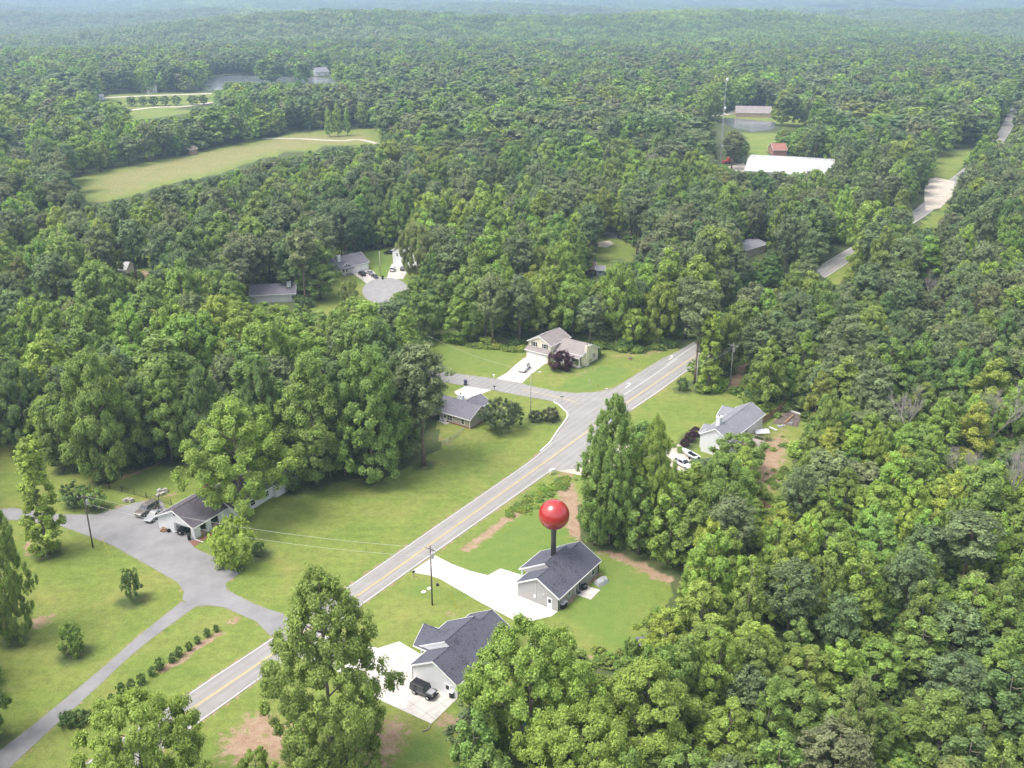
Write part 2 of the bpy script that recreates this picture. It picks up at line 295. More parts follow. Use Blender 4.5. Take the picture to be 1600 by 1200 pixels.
FIELD2 = [(190, 172), (298, 163), (292, 180), (205, 188), (185, 186)]
OTHERLAWN = [[(150, 160), (160, 148), (335, 143), (338, 164), (190, 175)], [(1165, 206), (1222, 206), (1218, 240), (1168, 244)], [(1445, 285), (1455, 250), (1480, 234), (1530, 232), (1498, 284), (1470, 290)], [(1100, 180), (1150, 172), (1205, 174), (1270, 188), (1268, 198), (1130, 190)], [(930, 420), (933, 372), (965, 372), (1000, 392), (985, 410), (950, 425)],
             [(480, 470), (530, 430), (560, 395), (620, 385), (665, 420), (640, 480), (560, 500), (480, 490)], [(1275, 440), (1330, 395), (1350, 400), (1310, 445)], [(1440, 350), (1490, 300), (1500, 320), (1475, 375), (1445, 372)], [(470, 205), (597, 200), (600, 226), (470, 226)], [(175, 416), (240, 420), (240, 440), (175, 440)]]
YARD1 = [(-80, 690), (40, 697), (110, 742), (200, 722), (285, 712), (400, 748), (475, 742), (600, 748), (690, 700), (682, 655), (660, 600), (660, 530), (735, 543), (815, 548), (930, 545), (1000, 549), (1058, 541), (1085, 570), (1115, 612), (1135, 600), (1150, 560), (1166, 565), (1180, 640), (1240, 632), (1266, 652), (1242, 702), (1222, 800), (1150, 760), (1100, 740), (1000, 760), (900, 790), (905, 850), (990, 868), (1050, 903), (1047, 940), (1012, 985), (1005, 1025), (935, 1030), (820, 1100), (740, 1180), (700, 1300), (-80, 1300)]

# visible (tree-free) parts of the photo: no crown of the filled-in woods may stand in front of these
CLEAR = [
 [(-20, 690), (40, 700), (75, 725), (110, 745), (165, 750), (205, 724), (285, 714), (300, 740), (400, 754), (440, 752), (475, 744), (545, 750), (600, 750), (645, 724), (690, 700), (682, 655), (676, 600), (672, 575), (666, 532), (735, 543), (815, 548), (823, 512), (872, 503), (928, 535), (935, 545), (1000, 549), (1058, 543), (1072, 550), (1060, 590), (1000, 634), (985, 620), (950, 606), (915, 628), (903, 680), (903, 845), (930, 856), (990, 870), (1047, 905), (1047, 940), (1012, 985), (1005, 1025), (935, 1030), (925, 990), (860, 958), (795, 985), (735, 1045), (738, 1090), (700, 1130), (700, 1240), (-20, 1240)],
 [(1030, 640), (1060, 592), (1088, 612), (1115, 612), (1135, 605), (1143, 540), (1152, 540), (1155, 578), (1164, 567), (1168, 612), (1180, 640), (1244, 632), (1260, 655), (1240, 695), (1218, 790), (1185, 780), (1186, 700), (1178, 684), (1108, 698), (1102, 720), (1075, 735), (1048, 715), (1045, 680)],
 [(533, 400), (548, 393), (575, 397), (605, 388), (617, 390), (622, 410), (640, 420), (655, 430), (640, 442), (612, 462), (592, 470), (560, 471), (530, 478), (494, 485), (478, 474), (510, 465), (532, 440)],
 [(386, 452), (425, 444), (450, 440), (470, 460), (464, 474), (395, 470)],
 [(935, 370), (945, 362), (968, 370), (970, 378), (990, 382), (998, 392), (985, 403), (962, 400), (955, 415), (935, 413)], [(916, 416), (947, 418), (947, 432), (918, 430)],
 [(1278, 420), (1327, 392), (1336, 412), (1318, 440), (1300, 436)], [(1119, 190), (1131, 190), (1131, 258), (1117, 258)], [(1414, 350), (1444, 330), (1444, 282), (1490, 282), (1488, 310), (1475, 328), (1466, 358), (1446, 348)],
 [(1156, 376), (1172, 372), (1202, 374), (1204, 386), (1186, 405), (1163, 404)], [(1130, 257), (1160, 252), (1225, 243), (1308, 250), (1302, 264), (1250, 268), (1165, 266), (1140, 262)],
 [(1095, 184), (1135, 176), (1150, 168), (1160, 158), (1175, 158), (1205, 168), (1210, 185), (1265, 190), (1265, 197), (1210, 203), (1218, 236), (1172, 243), (1170, 208), (1140, 200), (1120, 189)],
 FIELD, [(1540, 696), (1565, 676), (1592, 685), (1592, 724), (1548, 724)], [(1482, 714), (1510, 706), (1512, 728), (1486, 728)], [(1434, 432), (1466, 432), (1466, 458), (1436, 456)], [(1400, 614), (1418, 614), (1418, 650), (1402, 650)], [(296, 224), (312, 224), (312, 243), (297, 243)], [(165, 158), (165, 150), (330, 145), (330, 152)], [(200, 173), (330, 159), (335, 164), (295, 168), (290, 181), (205, 187)], [(312, 140), (318, 126), (335, 120), (352, 119), (348, 140)], [(345, 119), (545, 127), (545, 130), (345, 128)],
 [(1455, 277), (1482, 262), (1482, 238), (1518, 237), (1508, 255), (1495, 285), (1455, 285)], [(1567, 222), (1577, 181), (1585, 181), (1575, 222)], [(488, 107), (518, 106), (518, 122), (488, 122)], [(182, 419), (232, 421), (232, 432), (186, 430)], [(1216, 232), (1234, 232), (1234, 244), (1216, 244)], [(150, 151), (163, 149), (163, 157), (150, 157)], [(36, 178), (54, 178), (54, 184), (36, 184)], [(28, 229), (44, 229), (44, 238), (28, 238)]]
# ------------------------------------------------------------------ tree meshes
def quads_mesh(name, C, Nn, size, clump, m, aspect=1.25, fold=0.0):
    n = len(C); Nn = Nn / np.linalg.norm(Nn, axis=1, keepdims=True)
    rv = rng.normal(size=(n, 3)); T = np.cross(Nn, rv); T /= np.linalg.norm(T, axis=1, keepdims=True); B = np.cross(Nn, T)
    s = size[:, None]; a = T * s * aspect * .5; b = B * s * .5
    V = np.stack([C - a, C - b * .9, C + a, C + b * .9], 1).reshape(-1, 3)      # pointed leaf-spray outline
    me = bpy.data.meshes.new(name); me.vertices.add(4 * n); me.vertices.foreach_set('co', V.astype(np.float32).ravel())
    me.loops.add(4 * n); me.loops.foreach_set('vertex_index', np.arange(4 * n, dtype=np.int32))
    me.polygons.add(n); me.polygons.foreach_set('loop_start', np.arange(0, 4 * n, 4, dtype=np.int32)); me.polygons.foreach_set('loop_total', np.full(n, 4, np.int32))
    me.update(calc_edges=True); at_ = me.attributes.new('clump', 'FLOAT', 'FACE'); at_.data.foreach_set('value', clump.astype(np.float32)); me.materials.append(m)
    return me
def profile(kind, t):
    if kind in ('ovoid', 'full'): return np.sin(np.pi * np.clip(t * .93 + .07, 0, 1) ** .75) ** .7
    if kind == 'poplar': return np.where(t < .3, (t / .3 * .45 + .55), ((1 - t) / .7) ** .62)
    if kind == 'round': return np.sqrt(np.clip(1 - (2 * t - 1) ** 2, 0, 1)) * .95 + .05
    if kind == 'column': return np.where(t < .15, .6 + t * 2.6, ((1 - t) / .85) ** .26)
    if kind == 'spread': return np.sqrt(np.clip(1 - (1.6 * t - .7) ** 2, 0, 1))
    if kind == 'pine': return np.where(t < .45, .45 + .55 * t / .45, np.sqrt(np.clip(1 - ((t - .45) / .56) ** 2, 0, 1)))
    return 1 - t
def crown(name, kind, Rr, H, z0, ncl, per, ls, m, rc=1.0, gap=.12, pine=False, lobes=5):
    """foliage in many leaf-spray clumps spread over and through the crown's volume"""
    t = rng.random(ncl * 3) ** .9; keep = rng.random(ncl * 3) < profile(kind, t) ** .8; t = t[keep][:ncl]; n = len(t)
    th = rng.random(n) * 2 * np.pi; ph = rng.random(6) * 7
    lob = 1 + (.17 * np.sin(lobes * th + ph[0] + 5 * t) + .15 * np.sin(3 * th + ph[1] - 9 * t)) + .12 * np.sin(17 * t + ph[2] + th)
    rad = profile(kind, t) * Rr * lob * (1 - .55 * rng.random(n) ** 2.2)
    Cc = np.stack([rad * np.cos(th), rad * np.sin(th), z0 + t * H + rng.normal(size=n) * .25], 1)
    if n > 290:                                    # most clumps gather on branch ends, leaving gaps between the boughs
        nb = n // ((4 if n < 600 else 6) if kind in ('column', 'full') else 11); tip = Cc[rng.permutation(n)[:nb]]; d2 = ((Cc[:, None, :] - tip[None]) ** 2).sum(2); j = d2.argmin(1); pull = (.42 + .3 * rng.random((n, 1)))
        Cc = Cc + (tip[j] - Cc) * pull
    ax = np.stack([np.cos(th), np.sin(th), .35 + 1.5 * np.clip(t - .3, 0, 1)], 1); ax /= np.linalg.norm(ax, axis=1, keepdims=True)
    k = rng.random(n) > gap; Cc = Cc[k]; ax = ax[k]; n = len(Cc)
    r_ = rc * (.65 + .7 * rng.random(n)); cl = np.repeat(rng.random(n), per)
    u = rng.normal(size=(n * per, 3)); u /= np.linalg.norm(u, axis=1, keepdims=True); axr = np.repeat(ax, per, 0)
    u = u * .75 + axr * .55 * rng.random((n * per, 1)); rr = np.repeat(r_, per)[:, None] * (.45 + .6 * rng.random((n * per, 1)))
    st = np.array([1, 1, .8]) if pine else np.array([1, 1, .95])
    P = np.repeat(Cc, per, 0) + u * rr * st
    Nn = u * .8 + axr * .35 + np.array([0, 0, .55]) + rng.normal(size=u.shape) * .45
    sz = ls * (.6 + .8 * rng.random(n * per))
    return quads_mesh(name, P, Nn, sz, cl, m, 1.7 if pine else 1.3)
def trunk_mesh(name, H, r, limbs, Rr, z0, m, lean=.0, thin=False):
    b = MB(); pts = []; n = 7
    for i in range(n): pts.append((math.sin(i * 1.3) * .18 * i / n + lean * i / n, math.cos(i * 1.7) * .15 * i / n, H * i / (n - 1)))
    b.tube(pts, [r * (1.25 if i == 0 else 1) * (1 - .85 * i / (n - 1)) for i in range(n)], 7)
    for k in range(limbs):
        tz = z0 + (H - z0) * (.05 + .8 * k / max(1, limbs)); a = k * 2.4 + random.random(); L = Rr * (.85 - .5 * (tz - z0) / max(.1, H - z0))
        f = tz / H; base = Vector((math.sin(f * 7.8) * .18 * f, math.cos(f * 10.2) * .15 * f, tz))
        p1 = base + Vector((math.cos(a) * L * .5, math.sin(a) * L * .5, L * .35)); p2 = base + Vector((math.cos(a + .2) * L, math.sin(a + .2) * L, L * .85))
        b.tube([base, p1, p2], [r * .38, r * .25, r * .07], 5)
    me = bpy.data.meshes.new(name); me.from_pydata(b.v, [], b.f); me.materials.append(m); me.polygons.foreach_set('use_smooth', [True] * len(me.polygons)); return me
VAR = {}    # name -> dict(crown, trunk, H, R)
def variant(key, kind, Rr, H, bole, ncl, per, ls, rc=1.0, pine=False, limbs=9, gap=.12, far=False):
    m = NEEDLE if pine else LEAF
    c = crown('crown', kind, Rr, H - bole, bole, ncl, per, ls, m, rc, gap, pine)
    t = trunk_mesh('trunk', H * .93, .012 * H + .05, limbs, Rr, bole, PINEBARK if pine else BARK)
    VAR[key] = dict(c=c, t=t, H=H, R=Rr)
for i, (k, Rr, H, bo) in enumerate([('ovoid', 4.3, 17, 2.5), ('ovoid', 3.8, 17, 2.2), ('poplar', 3.9, 18, 2.2), ('poplar', 3.3, 18, 2.4), ('round', 4.6, 14, 2.4), ('ovoid', 4.6, 15, 2.2), ('poplar', 4.2, 17, 1.6), ('round', 4.2, 15, 3.0)]):
    variant('b%d' % i, k, Rr, H, bo, int(7.4 * Rr * H), 48, .31, .76)
variant('col', 'column', 3.2, 27, .6, 520, 56, .33, .85); variant('spread', 'spread', 5.2, 6.5, 1.4, 260, 50, .30, .7, gap=.2)
variant('bush', 'round', 2.2, 3.6, .1, 110, 40, .26, .55, limbs=4); variant('small', 'spread', 2.4, 4.6, 1.2, 120, 36, .27, .5, gap=.15)
variant('tall', 'column', 7.5, 29, 1.8, 1400, 64, .34, 1.1, gap=.16); variant('feather', 'full', 9.5, 31, .8, 2100, 64, .29, 1.05, gap=.2, limbs=16)
variant('over', 'ovoid', 10.0, 30, 5.0, 1300, 70, .33, 1.2, gap=.18, limbs=14)
variant('big', 'ovoid', 9.0, 24, 2.0, 1300, 70, .34, 1.2, gap=.14, limbs=14); variant('bigr', 'round', 11.0, 22, 1.5, 1900, 72, .32, 1.15, gap=.16, limbs=14); variant('high', 'poplar', 7.0, 29, 2.5, 1200, 66, .34, 1.15, gap=.14)
for i, (Rr, H, bo) in enumerate([(3.6, 20, 8.5), (3.2, 21, 10), (4.0, 19, 7), (3.0, 18, 6)]):
    variant('p%d' % i, 'pine', Rr, H, bo, int(5.0 * Rr * (H - bo) * 1.05), 60, .29, .95, True, 12, .22)
variant('lowpine', 'pine', 3.6, 15, 1.5, 260, 60, .29, .95, True, 12, .22)
for i, (k, Rr, H, bo) in enumerate([('ovoid', 4.3, 17, 2), ('poplar', 3.8, 18, 2), ('round', 4.7, 15, 2), ('ovoid', 3.7, 18, 2)]):
    variant('fb%d' % i, k, Rr, H, bo, 130, 22, .78, 1.15, limbs=0)
variant('fb4', 'spread', 5.2, 13, 2, 130, 22, .78, 1.2, limbs=0); variant('fb5', 'column', 2.8, 19, 2, 110, 20, .72, 1.0, limbs=0)
for i, (Rr, H, bo) in enumerate([(3.6, 20, 8), (3.2, 20, 9)]): variant('fp%d' % i, 'pine', Rr, H, bo, 100, 20, .7, 1.1, True, 0, .2)
def dead_mesh(H, seed, spread=1.0):
    rd = random.Random(seed); b = MB()
    def br(p, d, L, r, k):
        q = p + d * L; b.tube([p, p + d * L * .5 + Vector((rd.uniform(-.1, .1), rd.uniform(-.1, .1), 0)) * L * .5, q], [r, r * .75, r * .5], 5 if k > 1 else 4, caps=False)
        if k == 0: return
        for _ in range(3 if k > 1 else 5):
            dd = (d + Vector((rd.uniform(-1, 1), rd.uniform(-1, 1), rd.uniform(-.25, .8))) * .75 * spread).normalized(); br(p + d * L * rd.uniform(.45, 1), dd, L * rd.uniform(.55, .8), r * .55, k - 1)
    br(Vector((0, 0, 0)), Vector((rd.uniform(-.05, .05), rd.uniform(-.05, .05), 1)), H * .38, H * .013, 6)
    me = bpy.data.meshes.new('branches'); me.from_pydata(b.v, [], b.f); me.materials.append(DEADBARK); return me

# ------------------------------------------------------------------ where the trees stand
FAM = {'yellow-green': (.35, .44, .09), 'fresh green': (.305, .415, .092), 'mid green': (.245, .35, .09), 'dark green': (.165, .25, .08), 'blue-green': (.19, .285, .10), 'olive green': (.27, .325, .11)}
PFAM = {'olive grey': (.19, .24, .102), 'dull green': (.155, .215, .088), 'brownish olive': (.195, .228, .102)}
TREES = []   # dict(x,y,h,r,key,kind,col,label?,group?,name)
def hand(px, py, ytop, wpx, key, fam, label, cat='tree', kind='b', name='broadleaf_tree', group=None, c=None):
    x, y = g2((px, py)); H = height_for(px, py, ytop); d = proj(x, y, H * .55)[2]; r = wpx / 2 * d / F * .87; H *= .97
    colr = c or (PFAM if kind == 'p' else FAM)[fam]
    TREES.append(dict(x=x, y=y, h=H, r=r, key=key, kind=kind, col=colr, label=label, cat=cat, name=name, group=group, hand=True, px=px, py=py))
YG, FG, MG, DG, BG, OL = FAM.keys()
hand(75, 866, 682, 60, 'col', YG, 'slim columnar tree with bright yellow-green top standing alone left of the asphalt yard')
hand(24, 1000, 750, 80, 'feather', MG, 'tall tree with bare lower trunk at the left edge of the lawn')
hand(-8, 1160, 985, 70, 'ovoid' if 0 else 'b1', MG, 'leafy tree cut by the left edge low in the photo')
hand(238, 1290, 1090, 205, 'bigr', FG, 'broad tree with pale leaf tips beside the shrub row over the near road')
hand(380, 808, 618, 172, 'over', FG, 'big spreading yellow-green tree beside the farmhouse, its crown over the roof')
hand(495, 757, 545, 118, 'high', MG, 'tall tree with pale bare trunk at the back of the central lawn')
hand(583, 752, 543, 112, 'tall', MG, 'large full-crowned tree with leaves to the ground on the central lawn edge')
hand(540, 742, 560, 90, 'high', DG, 'dark tree standing between the bare-trunked tree and the full-crowned tree')
hand(517, 748, 668, 46, 'small', DG, 'small dark tree under the tall trees at the central lawn')
hand(662, 727, 535, 84, 'p0', 'olive grey', 'drooping pine beside the tan house at the corner of the central lawn', 'pine tree', 'p', 'pine_tree')
hand(640, 715, 545, 80, 'lowpine', 'dull green', 'dense pine behind the full-crowned tree, next to the tan house', 'pine tree', 'p', 'pine_tree')
hand(457, 766, 734, 32, 'bush', DG, 'round dark evergreen bush at the end wall of the farmhouse', 'bush', name='evergreen_bush')
hand(364, 886, 816, 66, 'bush', YG, 'round light green tree in front of the farmhouse carport garden', name='round_tree')
hand(404, 867, 849, 20, 'bush', DG, 'small dark bush on the lawn right of the light round tree', 'bush', name='evergreen_bush')
hand(120, 789, 758, 44, 'small', DG, 'small dark orchard tree left of the utility pole by the asphalt yard', name='orchard_tree')
hand(150, 796, 766, 36, 'small', MG, 'small orchard tree right behind the utility pole by the asphalt yard', name='orchard_tree')
hand(207, 939, 892, 30, 'small', DG, 'young tree on the lawn nearest the drive fork', name='young_tree')
hand(116, 1023, 978, 38, 'bush', MG, 'young round tree on the left lawn below the drive fork', name='young_tree')
hand(522, 1205, 878, 208, 'feather', MG, 'big feathery tree between the main road and the dark-roofed house with the jeep', c=(.25, .34, .085))
hand(545, 1230, 1165, 60, 'b4', FG, 'low leafy tree tip at the bottom edge under the feathery tree')
hand(405, 1245, 1172, 60, 'b4', FG, 'tree top poking in at the bottom edge over the bare dirt')
hand(828, 1180, 985, 215, 'bigr', FG, 'very broad bright tree right of the jeep house, hiding its corner')
hand(745, 1195, 1095, 76, 'lowpine', 'dull green', 'low dark pine below the jeep house corner', 'pine tree', 'p', 'pine_tree')
hand(905, 1285, 1118, 200, 'bigr', FG, 'wide fresh green tree at the bottom edge below the pool')
hand(1005, 1200, 1030, 170, 'big', FG, 'big leafy tree below the little black shed')
hand(1040, 1040, 945, 76, 'b2', YG, 'light yellow-green tree right beside the little black shed', )
hand(985, 1032, 1000, 26, 'small', MG, 'sapling left of the little black shed', name='young_tree')
hand(952, 850, 606, 104, 'feather', MG, 'tall dark tree with pale blossom at the road junction, left in its clump')
hand(928, 852, 690, 56, 'b3', MG, 'mid-height tree at the left foot of the clump by the junction')
hand(1016, 854, 640, 74, 'feather', FG, 'slender lighter tree rising at the right of the junction clump')
hand(997, 866, 740, 64, 'b2', MG, 'leafy tree at the front of the junction clump with bare lower stems')
hand(1045, 884, 752, 76, 'b2', FG, 'front tree of the junction clump nearest the bare bank')
hand(1080, 894, 780, 70, 'b3', MG, 'low front tree at the right foot of the junction clump')
hand(1124, 862, 708, 116, 'big', MG, 'full round-topped tree in front of the white house yard')
hand(1078, 838, 722, 80, 'b1', FG, 'leafy tree below the parked white car of the white house')
hand(1154, 742, 680, 86, 'b4', MG, 'rounded tree hugging the garden side of the white house')
hand(1124, 724, 706, 20, 'small', MG, 'little tree against the white gable wall', name='young_tree')
hand(783, 673, 628, 70, 'spread', DG, 'low spreading ornamental tree in a red mulch ring at the tan house', name='ornamental_tree', c=(.13, .17, .08))
hand(837, 657, 643, 24, 'bush', DG, 'left bush of the pair by the lamp pole at the corner lawn', 'bush', name='garden_bush', c=(.11, .13, .07))
hand(861, 657, 639, 26, 'bush', OL, 'right bush of the pair by the lamp pole at the corner lawn', 'bush', name='garden_bush', c=(.13, .15, .08))
hand(653, 436, 347, 62, 'bigr', OL, 'round pale tree in front of the cul-de-sac house on the right', c=(.28, .33, .12))
hand(1086, 600, 440, 64, 'p1', 'olive grey', 'open pine overhanging the road at the far bend', 'pine tree', 'p', 'pine_tree')
hand(1106, 612, 482, 36, 'col', YG, 'slim bright tree standing before the pines at the far roadside')
hand(1066, 610, 592, 18, 'bush', DG, 'small dark bush on the verge by the far power pole', 'bush', name='garden_bush')
hand(1098, 612, 596, 26, 'bush', FG, 'light bush at the foot of the far power pole', 'bush', name='garden_bush')
hand(878, 577, 551, 40, 'bush', DG, 'big burgundy bush in front of the cream house porch', 'bush', name='burgundy_bush', c=(.085, .035, .045))
hand(932, 556, 538, 18, 'bush', MG, 'green bush at the back corner of the cream house', 'bush', name='garden_bush')
for px, py in [(904, 572), (911, 569), (917, 566), (923, 562), (928, 558)]: hand(px, py, py - 10, 13, 'bush', YG, 'low yellow-green hedge bush along the cream house end wall', 'bush', name='hedge_bush', group='hedge bushes along the cream house')
for px, py, s in [(1070, 697, 17), (1078, 689, 20), (1085, 681, 20)]: hand(px, py, py - s * .62, s - 2, 'bush', DG, 'dark purple bush in the row beside the white house front', 'bush', name='purple_bush', group='purple bushes by the white house', c=(.085, .038, .05))
for px, py, s in [(338, 987, 10), (324, 995, 12), (309, 1006, 11), (296, 1016, 12), (279.5, 1026, 14), (269, 1035, 13), (250, 1047, 17), (237.5, 1056, 13), (222, 1069, 15), (205, 1078, 15), (191, 1085, 17), (175, 1097, 12)]:
    hand(px, py, py - s * 1.0, s * .92, 'bush', DG, 'small green shrub in the planted row between drive and main road', 'shrub', name='row_shrub', group='shrub row along the main road')
for px, py, s in [(107, 1134, 20), (124, 1132, 20), (140, 1127, 14)]: hand(px, py, py - s, s * 1.3, 'bush', DG, 'low green shrub by the lower end of the side drive', 'shrub', name='row_shrub', group='shrubs at the lower end of the side drive')
for px, py, yt, wpx, key, fam, lb in [(165, 750, 545, 120, 'big', MG, 'full tree at the front corner of the left wood beside the black fence'), (45, 700, 560, 90, 'big', DG, 'dark tree at the left wood edge behind the left lawn'), (225, 725, 590, 80, 'high', DG, 'dark tree at the wood edge behind the fenced yard'), (270, 722, 560, 84, 'high', MG, 'tall tree behind the fenced yard of the farmhouse'), (100, 735, 600, 70, 'b1', MG, 'leafy tree overhanging the left lawn edge'), (330, 735, 570, 80, 'big', DG, 'dark tree behind the big farmhouse tree'), (420, 750, 560, 80, 'big', DG, 'dark tree behind the end of the farmhouse'), (620, 725, 555, 70, 'high', DG, 'dark tree behind the full-crowned lawn tree')]:
    hand(px, py, yt, wpx, key, fam, lb)
hand(656, 482, 430, 62, 'b5', MG, 'leafy tree hiding the right rim of the cul-de-sac')
hand(630, 500, 462, 48, 'b0', DG, 'dark tree at the lower right rim of the cul-de-sac')
hand(556, 508, 464, 50, 'b4', FG, 'light round tree below the cul-de-sac lawn')
hand(546, 478, 440, 28, 'small', OL, 'small loose tree on the lawn left of the cul-de-sac rim', name='young_tree')
hand(1225, 308, 268, 32, 'b2', FG, 'pale tree before the left half of the warehouse wall'); hand(1297, 300, 258, 36, 'b1', DG, 'dark tree at the right end of the warehouse')
for k_, (px, w_) in enumerate([(206, 17), (224, 15), (241, 18), (258, 16), (276, 15), (302, 18), (318, 15)]): hand(px, 166 - k_ * .4, 151 - k_ * .4, w_, 'fb2', DG, 'round tree in the row along the pale far lane left of the lake', name='row_tree', group='tree row along the far lane')
# tree rows along the far lawns
for px, py, yt, wp, key, fam in [(500, 468, 372, 70, 'b2', MG), (470, 462, 350, 66, 'b1', DG), (268, 440, 355, 58, 'b2', FG), (515, 214, 168, 14, 'fb1', FG), (528, 213, 162, 16, 'fb1', FG), (543, 212, 166, 12, 'fb1', FG), (607, 222, 168, 34, 'fb3', MG), (668, 224, 178, 46, 'fb2', MG)]:
    hand(px, py, yt, wp, key, fam, {500: 'broad leafy tree left of the cul-de-sac lawn', 470: 'dark tall tree behind the house above the cul-de-sac lawn', 268: 'pale green tree rising above the left wood near the brown yard', 515: 'slim far tree beside the field lane, leftmost of three', 528: 'slim far tree beside the field lane, middle of three', 543: 'slim far tree beside the field lane, rightmost of three', 607: 'far tree at the end of the field lane', 668: 'far round tree right of the field lane end'}[px])

ZONES = [(lambda x, y: x > 880 and y >= 880, 'young wood at the lower right'), (lambda x, y: x > 1150 and y > 640, 'wood right of the white house yard'), (lambda x, y: x > 1040 and 430 < y <= 640, 'wood right of the main road'), (lambda x, y: 690 < x <= 1040 and 400 < y <= 640, 'wood behind the cream house'),
         (lambda x, y: x <= 690 and y > 560, 'wood behind the farmhouse'), (lambda x, y: x <= 690 and y > 380, 'wood left of the cul-de-sac'), (lambda x, y: 690 < x and 640 < y < 880, 'clump at the road junction'), (lambda x, y: y <= 430 and x > 690, 'wood beyond the cream house'), (lambda x, y: True, 'wood between the cul-de-sac and the field')]
def zone(px, py):
    for f, n in ZONES:
        if f(px, py): return n

def fill():
    hs_ = [(t['x'], t['y'], t['r']) for t in TREES]; out = []; cell = {}
    lawns = [[g2(p) for p in poly] for poly in OTHERLAWN + [YARD1, FIELD, FIELD2, LAKE, POND, BULB, D_CUL1, D_CUL2]]
    roadline = smooth_line([g2(p) for p in FARROAD])
    n = 230000; Y = 82 + (1750 - 82) * rng.random(n) ** .62; X = (rng.random(n) * 2 - 1) * (Y * .60 + 32)
    px, py, _ = proj(X, Y, 0.0)
    ok = segdist(roadline, X, Y) > 7.5
    for L in lawns: ok &= ~inpoly(L, X, Y)
    ndens = .5 + .5 * np.sin(X * .021 + 1.3 * np.sin(Y * .013)) * np.cos(Y * .017 + 2 * np.sin(X * .009))
    ispine = rng.random(n) < np.where((px < 900) & (py > 500), .08, np.where((px > 1040) & (py > 650), .09, .10 + .46 * ndens))
    H = np.where(ispine, 17 + 9 * rng.random(n), 11.5 + 15 * rng.random(n)); young = (px > 880) & (py > 690) & (px * .5 + py > 1250)
    H = np.where(young, 8.5 + 8.5 * rng.random(n) ** 1.2, H); H = np.where((px > 1100) & (py > 480) & ~young, 11 + 9 * rng.random(n), H)
    Rr = np.where(ispine, H * (.155 + .06 * rng.random(n)), H * (.20 + .10 * rng.random(n))); Rr = np.where(py < 300, Rr * (.95 + .95 * rng.random(n)), Rr); Rr = np.where(young, 2.4 + 1.9 * rng.random(n), Rr)
    def hits(H, Rr):
        bad = np.zeros(n, bool)
        for dx, fz in ((0, 1.0), (0, .75), (-.75, .78), (.75, .78), (-.95, .5), (.95, .5), (0, .5), (0, .3), (-.6, .25), (.6, .25), (-.5, .93), (.5, .93), (-1, .65), (1, .65), (-.45, .62), (.45, .62), (-.5, .4), (.5, .4), (0, .88)):
            a, b, _ = proj(X + dx * Rr, Y - abs(dx) * 0 , H * fz)
            for c in CLEAR: bad |= inpoly(c, a, b)
        return bad
    b1 = hits(H, Rr); H2 = np.where(b1, H * .62, H); R2 = np.where(b1, Rr * .8, Rr); b2 = hits(H2, R2); ok &= ~b2
    order = np.nonzero(ok)[0]
    CS = 12.0
    def near(x, y):
        i, j = int(x // CS), int(y // CS)
        for a in (i - 1, i, i + 1):
            for b in (j - 1, j, j + 1):
                yield from cell.get((a, b), ())
    for x, y, r in hs_: cell.setdefault((int(x // CS), int(y // CS)), []).append((x, y, min(r, 5.5)))
    for k in order:
        x, y, r = X[k], Y[k], R2[k]; dm = (1.0 if y < 420 else 1.12)
        if any((x - a) ** 2 + (y - b) ** 2 < (dm * .70 * (r + c)) ** 2 for a, b, c in near(x, y)): continue
        cell.setdefault((int(x // CS), int(y // CS)), []).append((x, y, r))
        out.append((x, y, H2[k], r, bool(ispine[k]), float(px[k]), float(py[k])))
    return out
FARROAD = [(1050, 580), (1084, 556), (1120, 532), (1200, 480), (1304, 412.5), (1370, 373), (1440, 331), (1475, 298), (1512, 268), (1545, 238), (1570, 205), (1583, 178), (1588, 165)]
FILL = fill()
print('filled trees', len(FILL))
